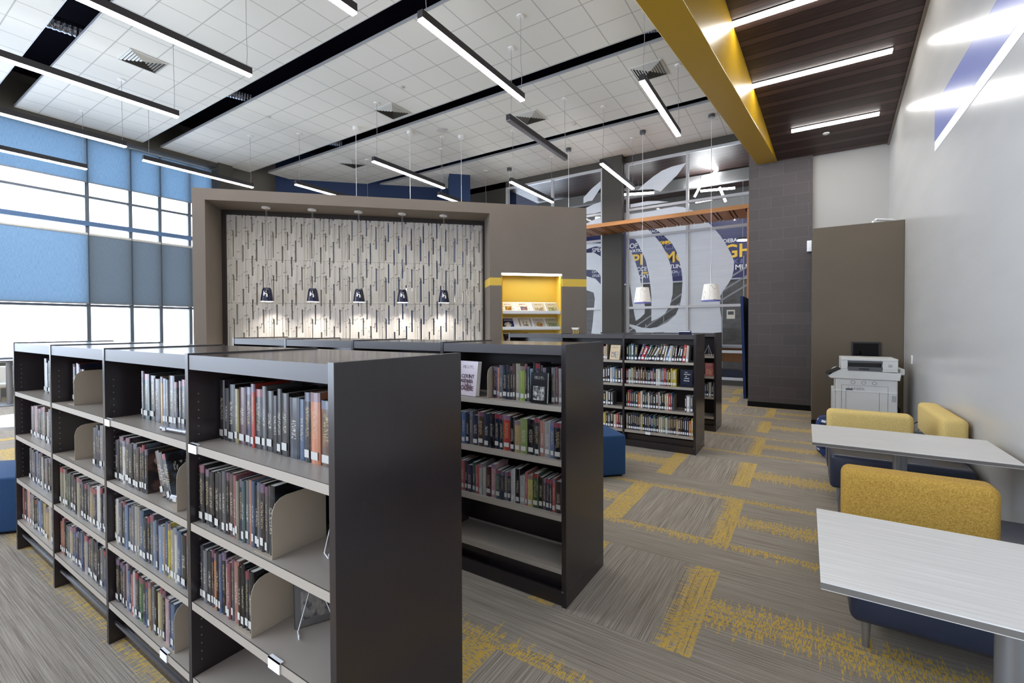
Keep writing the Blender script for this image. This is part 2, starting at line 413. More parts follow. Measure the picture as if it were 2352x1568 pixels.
# window wall on the left
WX = -15.6
b = MB(); b.box(WX-.3, WX, -5, 13.4, 0, .845).box(WX-.3, WX, -5, 13.4, 6.53, 7.6).box(WX-.3, WX, 6.95, 13.4, .845, 6.53)
struct('wall_left', b, M('window_wall_paint', '6c6a64', .6))
struct('trim_3', MB().box(WX-.02, WX+.09, -5, 6.95, .80, .86), m_whpaint)
struct('trim_4', MB().box(WX-.01, WX+.32, -5, 6.95, 6.53, 7.3), m_charw)
struct('wall_left_return', MB().box(WX, WX+.42, 6.95, 7.35, 0, 7.3), m_charw)
my = [y for y in (-4.1, -3.2, -2.3, -1.4, -.5, .4, 1.3, 2.15, 3.99, 4.89, 5.57, 6.32, 6.93)]
b = MB()
for y in my: b.box(WX-.12, WX-.01, y-.045, y+.035, .86, 6.5)
for z in (.88, 2.17, 4.26, 4.98, 6.47): b.box(WX-.12, WX-.02, -5, 6.95, z-.03, z+.03)
wf = struct('window_1', b, M('window_frame', '5b6370', .45))
MB().add([(WX-.08, -5, .86), (WX-.08, 6.95, .86), (WX-.08, 6.95, 6.5), (WX-.08, -5, 6.5)], [(0, 1, 2, 3)]).obj('pane', m_glass, parent=wf)
bl = [(-5, -3.215), (-3.185, -1.415), (-1.385, .385), (.415, 2.135), (2.165, 3.975), (4.005, 4.875), (4.905, 5.555), (5.585, 6.92)]
for i, (a, c) in enumerate(bl):
    if i < 4: continue
    for up in (1, 0):
        z0, z1 = (5.36, 6.5) if up else (2.24, 3.98)
        pos = ['leftmost and widest', 'second from the left', 'third from the left', 'rightmost, cut by the partition'][i-4]
        t = thing('roller_blind', f"{'upper' if up else 'lower'} {'blue' if up or i < 5 else 'grey'} roller blind in the window wall, {pos}", 'roller blind', (WX+.03, a, z0), 0, 'upper roller blinds' if up else 'lower roller blinds')
        MB().box(0, .004, 0, c-a, 0, z1-z0).obj('blind_fabric', m_blind if (up or i < 5) else m_blind2, parent=t)
        MB().box(-.008, .014, 0, c-a, -.03, .0).obj('hem_bar', m_steel, parent=t)
        if not up:
            MB().cyl((-.005, 0, z1-z0+.03), .035, c-a, 12, axis='y').obj('roller_tube', m_offw, parent=t)
struct('trim_5', MB().box(WX-.02, WX+.05, -5, 6.95, 4.22, 4.34), M('blue_grey_rail', '4a6c98', .4))
# far walls seen above the partition
cc = .7071
def diag_wall(name, x0, y0, x1, y1, th, z0, z1, mat):
    d = Vector((x1-x0, y1-y0)); l = d.length
    return struct(name, MB().box(0, l, 0, th, z0, z1), mat, loc=(x0, y0, 0), rot=(0, 0, math.atan2(d.y, d.x)))
diag_wall('wall_blue', -15.2, 8.75, -9.2, 14.6, .15, 0, 7.6, m_bluew)
diag_wall('wall_blue_pier', -9.93, 11.61, -9.44, 12.10, .55, 0, 7.6, m_bluew)
struct('wall_header', MB().box(-11.0, -1.0, 13.35, 13.5, 6.46, 7.6).box(-11.5, -8.85, 13.35, 13.5, 0, 7.6).box(-8.85, -.95, 13.35, 13.5, 0, .14), m_charw)
struct('column_1', MB().box(-5.2, -4.58, 13.12, 13.35, 0, 7.6), m_charw, bevel=.01)
# glazed curtain wall
G = 13.42; b = MB()
for x in (-8.82, -7.03, -5.3, -4.5, -2.79, -1.0): b.box(x-.035, x+.035, G-.06, G+.04, .14, 6.46)
for z in (6.43, 5.06, 4.24, 2.14, .9, .17):
    b.box(-8.85, -5.29, G-.055, G+.035, z-.035, z+.035).box(-4.5, -.95, G-.055, G+.035, z-.035, z+.035)
cw = struct('window_2', b, M('pale_frame', 'd3d6dc', .4, metal=.1))
MB().add([(-8.85, G, .14), (-.95, G, .14), (-.95, G, 6.46), (-8.85, G, 6.46)], [(0, 1, 2, 3)]).obj('pane', m_glass, parent=cw)
FILMS = {
 1: [(-4.48,3.94),(-4.38,3.78),(-4.27,3.51),(-4.17,3.19),(-4.09,2.84),(-4.04,2.66),(-3.98,2.14),(-3.99,1.96),(-4.11,1.84),(-4.25,1.75),(-4.29,1.92),(-4.36,2.32),(-4.41,2.68),(-4.46,2.99)],
 2: [(-4.46,4.24),(-4.27,4.17),(-4.18,4.03),(-4.05,3.75),(-3.96,3.53),(-3.87,3.13),(-3.82,2.78),(-3.79,2.48),(-3.79,1.73),(-3.61,1.81),(-3.4,1.95),(-3.26,2.18),(-3.19,2.5),(-3.18,2.83),(-3.22,3.17),(-3.28,3.45),(-3.38,3.71),(-3.51,3.96),(-3.72,4.24),(-3.98,4.51),(-4.46,4.5)],
 3: [(-3.2,3.93),(-3.08,3.69),(-2.99,3.36),(-2.93,3.07),(-2.92,2.82),(-2.94,2.47),(-2.99,2.17),(-3.11,1.9),(-3.34,1.7),(-3.59,1.57),(-3.83,1.53),(-4.07,1.55),(-4.29,1.62),(-4.46,1.66),(-4.46,1.59),(-4.26,1.48),(-4.13,.94),(-2.81,.94),(-1.9,.94),(-1.91,1.8),(-1.95,2.11),(-1.94,2.4),(-1.88,2.52),(-1.77,2.68),(-1.66,2.87),(-1.61,3.1),(-1.61,3.32),(-1.69,3.54),(-1.81,3.79),(-1.94,4.02),(-2.13,4.28),(-2.33,4.51),(-2.6,4.77),(-2.9,4.93),(-3.12,4.98),(-3.41,4.97),(-3.72,4.95),(-4.46,4.94),(-4.46,4.59),(-3.94,4.53),(-3.66,4.4),(-3.45,4.21)],
 4: [(-4.2,5.61),(-3.99,5.78),(-3.75,5.93),(-3.49,6.06),(-3.23,6.12),(-2.83,6.15),(-2.97,5.98),(-3.08,5.85),(-3.32,5.65),(-3.53,5.47),(-3.75,5.57),(-4.01,5.62)],
 5: [(-4.42,5.13),(-4.42,5.23),(-3.91,5.25),(-3.6,5.21),(-3.3,5.14)],
 6: [(-5.93,5.67),(-5.66,5.9),(-5.34,6.1),(-5.34,5.9),(-5.48,5.73),(-5.64,5.53),(-5.79,5.53),(-5.93,5.49)],
 7: [(-5.9,5.32),(-5.57,5.41),(-5.34,5.45),(-5.34,5.14),(-5.57,5.12),(-5.9,5.13)],
 8: [(-5.9,4.82),(-5.34,5.0),(-5.34,4.79),(-5.9,4.74)],
 9: [(-5.9,4.23),(-5.34,4.16),(-5.34,4.05),(-5.53,4.09),(-5.9,4.01)],
 10: [(-5.9,3.92),(-5.57,3.9),(-5.34,3.75),(-5.34,3.17),(-5.53,3.35),(-5.9,3.39)],
 11: [(-5.9,3.2),(-5.53,3.08),(-5.34,2.88),(-5.34,.94),(-5.73,.94),(-5.62,1.71),(-5.55,2.46),(-5.59,2.65),(-5.9,2.76)]}
b = MB()
for k, p in FILMS.items(): b.prism(list(reversed(p)), G-.012, G-.006, 'y')
b.obj('window_film', m_film, parent=cw)
# hall beyond the glass
b = MB().box(-9, -1.0, 18.0, 18.2, 0, 7.6)
struct('wall_hall', b, M('hall_wall', '5b5a58', .6, var='4a4847', vscale=(3, 3, 8)))
struct('ceiling', MB().box(-9, 1.4, 13.5, 18, 6.5, 6.6), m_soffit)
struct('trim_6', MB().box(-8.9, -1.0, 17.9, 18.0, 5.75, 6.15).box(-8.9, -1.0, 15.7, 15.9, 6.1, 6.45), M('hall_beam', '8b8b8a', .6))
mu = thing('wall_mural', 'navy mural of school words on the hall wall behind the glass', 'mural', (-9.0, 17.96, 3.3))
MB().box(0, 7.9, 0, .03, 0, 2.3).obj('mural_board', m_mural, parent=mu)
MB().box(0, 7.9, -.03, .04, -.05, 0).obj('bottom_rail', m_alu, parent=mu)
WORDS = [('EACHA',-5.14,5.24,.10,'w'),('TOR',-4.86,4.97,.16,'d'),('OMPLI',-4.76,4.75,.11,'y'),('.C.N',-4.63,4.53,.2,'d'),('MO',-4.62,4.03,.41,'y'),('TLING',-4.38,3.8,.14,'w'),('CH',-4.3,3.61,.1,'w'),('YE',-4.13,3.5,.18,'d'),
 ('OFTB',-5.95,4.71,.19,'w'),('VATION',-5.92,4.54,.12,'w'),('PI',-5.85,4.03,.42,'y'),('CCE',-5.66,3.78,.15,'w'),('COM',-5.46,3.66,.07,'y'),('CATION',-5.56,3.49,.14,'w'),('SPEC',-7.56,4.7,.17,'w'),('CH',-7.56,3.83,.1,'w'),('STUDENT',-7.54,3.66,.1,'w'),('DEBATE',-2.51,4.58,.13,'w'),('GH',-2.5,4.04,.46,'y'),('K & F',-2.16,3.81,.15,'d'),('MU',-2.12,3.59,.18,'w')]
for cname, cm in (('w', m_muralw), ('y', m_muraly), ('d', m_murald)):
    b = MB()
    for t, x, z, h, c in WORDS:
        if c != cname: continue
        tb = text_mb(t, h/.70, .012 if c == 'y' else (.004 if h > .1 else .002), .004)
        stand(tb, x+9.0, -.012, z-3.3); b.add(tb.v, tb.f)
    b.obj('lettering', cm, parent=mu)
st = thing('stair_railing', 'pale metal stair rails climbing behind the glass wall', 'railing', (-6.0, 15.6, 0))
b = MB()
for k in (0, .28, .55): b.tube([(0, 0, .3+k), (2.6, 0, 2.1+k), (3.3, 0, 2.1+k), (4.9, 0, 3.1+k)], .028, 6)
b.obj('handrail', m_alu, parent=st)
b = MB()
for i in range(8):
    x = .2+i*.6; b.box(x-.012, x+.012, -.012, .012, 0, (.3+.69*x)*1.0+.4)
b.obj('baluster', m_alu, parent=st)
MB().box(2.6, 3.3, .1, 1.4, 1.5, 1.6).prism([(0, 0), (.3, 0), (2.6, 1.5), (2.6, 1.6)], .1, 1.4, 'y').obj('stringer', m_greyp, parent=st)
be = thing('hall_bench', 'brown slatted bench with navy cushion low behind the glass', 'bench', (-3.0, 14.6, 0))
MB().box(0, 1.75, 0, .4, .55, .95).obj('backrest', m_woodm, parent=be); MB().box(0, 1.75, -.5, 0, 0, .34).obj('seat', m_vinyl, parent=be); MB().box(0, 1.75, -.52, .42, .97, 1.03).obj('cap_rail', m_alu, parent=be)
MB().box(0, .55, -.51, -.05, .34, .345).obj('seat_inlay', m_yels, parent=be)
lf = thing('starburst_light', 'bright starburst of white tube lights hanging in the hall', 'light fixture', (-2.55, 15.6, 6.5))
b = MB()
for dx, dz, a, l in ((-.3, -.35, 5, .8), (.2, -.62, -4, 1.0), (-.1, -.9, 3, .7), (-.35, -.5, 62, .55), (.35, -.8, -70, .5), (0, -.15, 35, .5)):
    c, s = math.cos(R(a)), math.sin(R(a)); b.tube([(dx-c*l/2, 0, dz-s*l/2), (dx+c*l/2, 0, dz+s*l/2)], .035, 8)
b.obj('tube', emit('hall_tube', (.95, .97, 1, 1), 16), parent=lf)
MB().tube([(0, 0, 0), (0, 0, -.15)], .01, 6).tube([(-.3, 0, 0), (-.3, 0, -.35)], .008, 6).obj('suspension', m_steel, parent=lf)
for i, (x, y, z, w) in enumerate(((-5.2, 15, 6.0, 1.0), (-6.6, 16, 5.6, .9), (-3.6, 16.5, 5.3, .35), (-1.9, 16.8, 4.4, .3))):
    t = thing('hall_light', f"white tube light beyond the glass, {['above the frosted plume', 'left, over the partition', 'under the plume tip', 'near the orange portal'][i]}", 'light fixture', (x, y, z), R(20), 'hall tube lights')
    MB().box(0, w, -.05, .05, 0, .05).obj('diffuser', emit('hall_tube', (1, 1, 1, 1), 12), parent=t); MB().box(0, w, -.055, .055, .05, .12).obj('housing', m_fixt, parent=t)
    MB().tube([(w/2, 0, .12), (w/2, 0, 6.5-z)], .006, 6).obj('suspension', m_cable, parent=t)
# orange wood portal
po = thing('wood_portal', 'orange wood portal frame with slatted underside beside the block pier', 'portal', (-1.08, 12.05, .07))
MB().box(-5.2, 0, -.05, -.02, 4.28, 4.38).box(-5.2, 0, -.02, 1.05, 4.36, 4.38).obj('header', m_woodl, parent=po)
MB().box(-.09, 0, 0, 1.05, 2.13, 4.28).obj('post', m_woodl, parent=po)
b = MB(); x = -.1
k = 0
while x > -4.95: w = (.27, .09)[k % 2]; b.box(x-w, x-.035, -.02, 1.05, 4.28, 4.31); x -= w; k += 1
b.obj('slat', m_woodm, parent=po); MB().box(-5.2, -.09, .03, 1.05, 4.315, 4.33).obj('backing', m_dark, parent=po)
tag(MB().prism([(10.45, 2.2), (11.1, .0), (12.9, .0), (12.9, 2.2)], -1.13, -1.08, 'x').obj('side_panel', M('navy_panel', '1c3768', .5)), 'tall navy panel standing by the pier under the wood portal', 'panel')
pt = tag(MB().box(-1.78, -1.58, G-.010, G-.004, 1.78, 2.02).obj('notice', m_paper), 'white notice with a grey picture taped to the glass', 'notice')
MB().box(-1.75, -1.61, G-.012, G-.010, 1.89, 1.98).obj('picture', m_greyp, parent=pt)

# ------------------------------------------------------------ diagonal partition with niche
PA = math.atan2(.702, .712); PL = (-7.632, 3.118, 0)
b = MB()
def slab(u0, u1, v0, v1, z0, z1):
    if z0 < 2.284 and z1 > 2.415:
        b.box(u0, u1, v0, v1, z0, 2.284, 0); b.box(u0, u1, v0, v1, 2.284, 2.415, 1); b.box(u0, u1, v0, v1, 2.415, z1, 0)
    else: b.box(u0, u1, v0, v1, z0, z1, 0)
b.box(0, .171, 0, .68, 0, 3.66)
b.box(.171, 4.45, 0, .68, 3.49, 3.66)
slab(4.45, 4.65, 0, .68, 0, 3.66)
b.box(4.65, 5.72, 0, .68, 2.50, 3.66); slab(5.72, 6.169, 0, .68, 0, 3.66)
b.box(4.65, 5.72, .32, .68, 0, 2.5)
struct('wall_partition', b, [m_taupe, m_yels], loc=PL, rot=(0, 0, PA))
struct('wall_partition_niche', MB().box(4.655, 5.715, .30, .318, .3, 2.495).box(5.70, 5.716, .02, .30, .3, 2.47).box(4.654, 4.67, .02, .30, .3, 2.47), m_yels, loc=PL, rot=(0, 0, PA))
struct('trim_7', MB().box(.171, .235, .58, .66, 0, 3.49).box(4.42, 4.45, .58, .66, 0, 3.49).box(.235, 4.42, .58, .66, 3.42, 3.49), M('umber_frame', '2c2422', .5), loc=PL, rot=(0, 0, PA))
ld = thing('led_strip_light', 'glowing strip light along the top of the yellow magazine niche', 'light strip', Matrix.Rotation(PA, 3, 'Z') @ Vector((4.66, .02, 2.466)) + Vector(PL), PA)
MB().box(0, 1.05, 0, .06, .005, .03).obj('diffuser', m_led, parent=ld); MB().box(0, 1.05, .06, .08, 0, .03).obj('channel', m_alu, parent=ld)
def PW(u, v, z): return Matrix.Rotation(PA, 3, 'Z') @ Vector((u, v, z)) + Vector(PL)
# slotted screen panels (open slots, ribbed relief)
SL = [(.16, .37, .95), (.24, .03, .5), (.40, .68, 1.0), (.40, 0, .06), (.53, .345, .77), (.635, .92, 1.0), (.635, 0, .377), (.74, .54, 1.0), (.74, 0, .05), (.90, .145, .69)]
def screen_mesh():
    b = MB(); w, h = .594, .715; rr = random.Random(3); cols = sorted(set(s[0] for s in SL)); hw = .019
    edges = [0]
    for c in cols: edges += [c-hw, c+hw]
    edges.append(1)
    for i in range(len(edges)-1):
        a, c = edges[i], edges[i+1]
        sc = [x for x in cols if abs(x-(a+c)/2) < .006]
        if sc:
            holes = sorted((1-s[2], 1-s[1]) for s in SL if s[0] == sc[0]); z = 0
            for h0, h1 in holes:
                if h0 > z: b.box(a*w, c*w, .012, .16, z*h, h0*h)
                z = max(z, h1)
            if z < 1: b.box(a*w, c*w, .012, .16, z*h, h)
        else:
            n = max(1, round((c-a)*w/.022))
            for k in range(n):
                x0 = a+(c-a)*k/n; x1 = a+(c-a)*(k+1)/n; d = rr.choice((0, .012, .024, .006)); cut = rr.random()*.8+.1
                b.box(x0*w, x1*w, d, .13, 0, cut*h-.003); d = rr.choice((0, .012, .024, .006)); b.box(x0*w, x1*w, d, .13, cut*h+.003, h-.005)
    # small dark clips
    for k in range(9):
        x = rr.random()*.9+.05; z = rr.random()*.9+.05; b.box(x*w-.012, x*w+.012, -.002, .004, z*h-.003, z*h+.003, 1)
    return b
sm = screen_mesh(); m_scr = M('screen_panel', 'e2dfda', .6, var='cfccc6', vscale=(60, 3, 3)); proto = None; rows = ['top', 'second', 'third', 'fourth', 'bottom']; cn = ['first', 'second', 'third', 'fourth', 'fifth', 'sixth', 'last']
for rI in range(5):
    for cI in range(7):
        z = 3.42-.715*(rI+1); z = max(z, -.155)
        if proto is None: o = sm.obj('screen_panel', [m_scr, m_dark]); proto = o
        else: o = proto.copy(); C.objects.link(o)
        if z < 0: o.scale.z = (3.42-.715*4)/.715; z = 0.0
        o.location = PW(.235+.5978*cI, .60, z); o.rotation_euler = (0, 0, PA)
        tag(o, f'cream slotted screen panel in the partition niche, {rows[rI]} row, {cn[cI]} from the left', 'wall panel', 'slotted screen panels')
# five navy pendants in the niche
def navy_pendant(i, u):
    pos = ['leftmost', 'second from left', 'middle', 'fourth from left', 'rightmost'][i]
    t = thing('pendant_lamp', f'{pos} of five small navy pendant lamps in the niche', 'pendant lamp', PW(u, .3, 3.49), PA, 'navy pendants in the niche')
    MB().cyl((0, 0, -.02), .065, .02, 24).obj('canopy', m_whpaint, parent=t, smooth=True)
    sw = .05*(-1 if i in (0,) else 1)
    MB().tube([(0, 0, -.02), (.004, 0, -.3), (sw*.4, 0, -.7), (-sw*.6, 0, -1.1), (0, 0, -1.28)], .004, 6).tube([(.015, 0, -.02), (.03, 0, -.5), (.0, 0, -1.28)], .0015, 4).obj('cord', m_cable, parent=t, smooth=True)
    MB().lathe([(.005, -1.27), (.052, -1.275), (.066, -1.30), (.082, -1.39), (.094, -1.485), (.091, -1.485), (.079, -1.39), (.063, -1.30), (.05, -1.28), (.005, -1.276)], seg=28).obj('lamp_shade', m_navyg, parent=t, smooth=True)
    shd = [c for c in t.children if c.name.startswith('lamp_shade')][0]
    MB().lathe([(.092, -1.482), (.0935, -1.488), (.089, -1.49), (.088, -1.482)], seg=28).obj('rim', m_whpaint, parent=shd, smooth=True)
    b = MB()
    for a0, a1, z0, z1 in ((-.9, -.3, -1.325, -1.345), (-.9, -.6, -1.345, -1.40), (-.6, -.2, -1.36, -1.375), (-.35, -.1, -1.375, -1.42)):
        vs = []
        for a, z in ((a0, z0), (a1, z0), (a1, z1), (a0, z1)):
            r = .066+(-1.30-z)*.168+.002; th = -math.pi/2+a+.5; vs.append((r*math.cos(th), r*math.sin(th), z))
        b.add(vs, [(0, 1, 2, 3)])
    b.obj('emblem', m_whpaint, parent=shd)
    MB().lathe([(.002, -1.33), (.028, -1.35), (.033, -1.385), (.02, -1.41), (.002, -1.415)], seg=14).obj('bulb', m_bulb, parent=t, smooth=True)
for i, u in enumerate((.917, 1.60, 2.313, 3.012, 3.70)): navy_pendant(i, u)
# display shelves and magazines
def sheet_mat(name, bg, art, mode):
    m, nt, b = base_mat(name); x, y, z = coords(nt, 'Generated')
    n = noise(nt, comb(nt, x*7, 0, z*9), 1, 3); n3 = noise(nt, comb(nt, x*5, 3, z*6), 1, 2)
    artc = mix(nt, ((n-.4)*5).sat(), lin(art[0]), lin(art[1])); artc = mix(nt, ((n3-.5)*6).sat(), artc, lin(art[2]))
    if mode == 0:
        f = between(x, .28, .78)*between(z, .22, .62); f = f.max(n.gt(.60)*((x-.5).abs().gt(.28))*z.lt(.8))
    elif mode == 1: f = between(x, .15, .85)*between(z, .1, .55)
    elif mode == 2:
        f = ((x-.5).abs().gt(.38).max((z-.5).abs().gt(.42)))*(((x*9).mod(1)).gt(.25)*((z*12).mod(1)).gt(.25)); f = f.max(between(x, .3, .7)*between(z, .2, .7)*n.gt(.5))
    else: f = between(x, .2, .8)*between(z, .12, .62)*((x-.5).abs()+(z-.37).abs()*.8).lt(.33)
    ttl = between(x, .2, .8)*between(z, .78, .88)*noise(nt, comb(nt, x*30, 0, z*9), 1, 1).gt(.5)
    c = mix(nt, f, lin(bg), artc); c = mix(nt, ttl*.7, c, lin(art[1]))
    nt.links.new(c, b.inputs['Base Color']); b.inputs['Roughness'].default_value = .25; return m
tl = R(42)
MG = [('white magazine with red title and green picture, leftmost on the upper display shelf', 4.655, 1.845, sheet_mat('cover_a', 'f0ece2', ('d8b83a', '8a2a22', '4a5a2a'), 0), .215, None),
 ('white art magazine with small harbour picture, second on the upper display shelf', 4.92, 1.845, sheet_mat('cover_b', 'f2eee6', ('3f7fae', 'b06a4a', '5a4030'), 0), .235, 'ART'),
 ('beige magazine with pale bridge engraving, third on the upper display shelf', 5.21, 1.845, sheet_mat('cover_c', 'c9c2b2', ('d8c8a8', '5f5a4e', '9a8a70'), 1), .22, None),
 ('sage magazine with green landscape, rightmost on the upper display shelf', 5.455, 1.845, sheet_mat('cover_d', 'b9b5a4', ('6f8a52', '6e6a58', 'cfc49a'), 1), .215, None),
 ('navy magazine with white figure, leftmost on the lower display shelf', 4.655, 1.573, sheet_mat('cover_e', '232a66', ('e8e4de', 'ece8e4', '6a5648'), 3), .21, 'SCHOLAR'),
 ('white magazine bordered with tiny pictures, second on the lower display shelf', 4.96, 1.573, sheet_mat('cover_f', 'e2e0da', ('4a2a28', '6e5a46', '9aa05a'), 2), .225, None),
 ('grey magazine with ornate star emblem, third on the lower display shelf', 5.225, 1.573, sheet_mat('cover_g', 'c4c0ba', ('c7b24a', '9a3a3a', '3a5a7a'), 3), .20, None),
 ('green-grey magazine with faint landscape, rightmost on the lower display shelf', 5.45, 1.573, sheet_mat('cover_h', 'b2b2a0', ('8a9a72', '6a6a5a', '9aa58a'), 1), .225, None),
 ('dark picture magazine at the left of the third display shelf', 4.70, 1.30, sheet_mat('cover_i', '2a2224', ('c8a8a0', '8a8078', '5a3a3a'), 3), .17, None)]
for k, z in enumerate((1.845, 1.573, 1.30)):
    t = thing('display_shelf', f"white sloping display shelf in the yellow niche, {['upper', 'lower', 'lowest and half hidden'][k]}", 'shelf', PW(4.672, .015, z-.03), PA, 'sloping display shelves')
    MB().box(0, 1.026, 0, .012, 0, .045).obj('shelf_lip', m_whpaint, parent=t)
    MB().prism([(.012, .0), (.012, -.012), (.26, .195), (.26, .207)][::-1], 0, 1.026, 'x').obj('shelf_board', m_whpaint, parent=t)
for lb, u, z, mt, w, tx in MG:
    o = MB().box(0, w, 0, .004, 0, .265).obj('magazine', mt, loc=PW(u+.02, .034, z-.012), rot=(0, 0, PA))
    o.rotation_euler = (Matrix.Rotation(PA, 4, 'Z') @ Matrix.Rotation(-R(50), 4, 'X')).to_euler(); tag(o, lb, 'magazine', 'magazines on the display shelves')
    if tx:
        tb = text_mb(tx, .04 if tx != 'ART' else .06, 0, .0004); stand(tb, .05, -.0015, .205); tb.obj('title', m_whpaint if tx != 'ART' else M('title_red', 'b04a3a', .5), parent=o)

# ------------------------------------------------------------ pendants, vents, cords
def pendant(x, y0, y1, lit, label):
    t = thing('linear_pendant', label, 'pendant light', (x, y0, 5.3), 0, 'linear pendant lights'); L = y1-y0
    MB().box(-.045, .045, 0, L, .022, .12).obj('housing', m_fixt, parent=t, bevel=.003)
    MB().box(-.040, .040, .004, L-.004, 0, .022).obj('diffuser', m_light if lit else m_off, parent=t)
    for yy in (.12, L-.06):
        k = .02 if yy > 1 else -.015
        MB().tube([(0, yy, .12), (k, yy, .3), (.004, yy, .7), (0, yy, CE-5.3)], .004, 6).obj('cable', m_cable, parent=t)
        MB().cyl((0, yy, CE-5.3-.018), .06, .018, 20).obj('canopy', m_whpaint, parent=t, smooth=True)
PEND = [(-6.93,1.23,3.63,1,'lit linear pendant running in from the top edge at upper left'),(-9.36,1.23,3.63,1,'lit linear pendant from the left edge, crossing the widest black slot'),(-11.78,1.23,3.63,1,'lit linear pendant from the left edge, along the top of the upper blinds'),(-14.2,1.23,3.63,1,'lowest lit linear pendant at the left edge, crossing the widest upper blind'),
 (-4.53,1.2,3.60,1,'lit linear pendant whose end just enters at the top edge'),(-3.94,4.08,6.46,1,'large lit linear pendant in the middle of the ceiling, in front of the black slot'),(-12.39,4.11,6.51,1,'lit linear pendant hanging before the upper blinds'),
 (-4.53,6.92,9.28,0,'the only unlit linear pendant, dark under the tile ceiling'),(-2.11,6.94,9.32,1,'lit linear pendant nearest the yellow beam'),(-8.19,6.96,9.35,1,'lit linear pendant above the partition niche'),(-11.2,6.97,9.35,1,'lit linear pendant before the blue far wall'),
 (-3.95,9.93,12.2,1,'lit linear pendant crossing the dark column'),(-6.4,9.88,12.2,1,'lit linear pendant above the right end of the partition'),(-8.76,9.77,12.1,1,'small far lit pendant beside the blue pier')]
for p in PEND: pendant(*p)
for i, (x0, x1, y) in enumerate(((-.84, .96, 6.6), (-.84, .96, 7.86), (-.23, .97, 9.22))):
    z = sz(y); t = thing('soffit_light', ['lit strip in the dark wood soffit, cut by the top edge', 'long lit strip in the dark wood soffit, middle one', 'short lit strip in the dark wood soffit nearest the end wall'][i], 'ceiling light', (x0, y, z), 0, 'soffit strip lights')
    t.rotation_euler = (-ang, 0, 0)
    MB().box(0, x1-x0, -.05, .05, -.012, 0).obj('frame', m_fixt, parent=t); MB().box(.01, x1-x0-.01, -.043, .043, -.022, -.012).obj('diffuser', m_light, parent=t)
def vent(x, y, lb):
    t = thing('ceiling_vent', lb, 'ceiling vent', (x, y, CE), 0, 'square ceiling vents'); b = MB()
    for k in range(6):
        r = .285-k*.046; r2 = r-.024
        for q in range(4):
            c, s = (1, 0, -1, 0)[q], (0, 1, 0, -1)[q]
            P = lambda a, d, z: (a*c-d*s, a*s+d*c, z)
            b.add([P(-r, -r, -.004), P(r, -r, -.004), P(r2, -r2, -.018), P(-r2, -r2, -.018)], [(0, 1, 2, 3)])
    b.obj('louver', m_vent, parent=t); MB().box(-.29, .29, -.29, .29, -.003, -.001).obj('backing', m_charw, parent=t)
    b = MB()
    for q in (-1, 1): b.box(-.305, .305, q*.298-.007, q*.298+.007, -.012, 0).box(q*.298-.007, q*.298+.007, -.29, .29, -.012, 0)
    b.obj('frame', m_vent, parent=t)
for a in ((-10.62, 3.56, 'square louvred vent at upper left near the long pendants'), (-8.19, 7.55, 'square louvred vent between the two black slots, left of centre'), (-2.63, 9.17, 'square louvred vent behind the pendant nearest the yellow beam'), (-5.62, 9.6, 'square louvred vent behind the unlit pendant'), (-11.84, 9.27, 'farthest square louvred vent over the partition')): vent(*a)
for i, (x, y, r) in enumerate(((-7.9, 8.95, .13), (-10.9, 6.1, .05), (-7.2, 6.9, .05), (-2.9, 9.9, .05), (-4.9, 10.5, .05), (.28, 9.5, .05))):
    z = CE if i < 5 else sz(y)
    t = thing('ceiling_speaker' if i == 0 else 'sprinkler', ['round white ceiling speaker above the niche', 'sprinkler disc near the window column', 'sprinkler disc left of the large pendant', 'sprinkler disc behind the yellow-beam pendant', 'sprinkler disc behind the unlit pendant', 'pale detector disc on the dark wood soffit'][i], 'speaker' if i == 0 else 'sprinkler', (x, y, z))
    MB().cyl((0, 0, -.015), r, .015, 20).obj('plate', m_vent, parent=t, smooth=True); MB().cyl((0, 0, -.025), r*.6, .01, 16).obj('cap', m_offw, parent=t, smooth=True)
# flexible ducts visible in the slots
for i, (x, y, l, a, lb) in enumerate(((-10.8, 5.28, .7, 70, 'shiny flexible duct in the black slot, left'), (-10.9, 2.46, .9, 80, 'dusty flexible duct in the widest black slot'), (-11.3, 8.12, .6, 60, 'shiny flexible duct above the niche pendants'), (-2.2, 8.13, .6, 20, 'shiny flexible duct in the slot near the yellow beam'))):
    b = MB(); n = 26; prof = []
    d = Vector((math.cos(R(a)), math.sin(R(a)), 0))
    pts = [Vector((x, y, 6.85))+d*(k/n-.5)*l for k in range(n+1)]; vs = []; seg = 14
    for j, p in enumerate(pts):
        r = .11+(.012 if j % 2 else 0); e = Vector((-d.y, d.x, 0))
        for q in range(seg): t_ = 2*math.pi*q/seg; vs.append(p+e*r*math.cos(t_)+Vector((0, 0, 1))*r*math.sin(t_))
    b.add(vs, [(j*seg+q, j*seg+(q+1) % seg, (j+1)*seg+(q+1) % seg, (j+1)*seg+q) for j in range(n) for q in range(seg)])
    tag(b.obj('flexible_duct', m_foil, smooth=False), lb, 'duct')
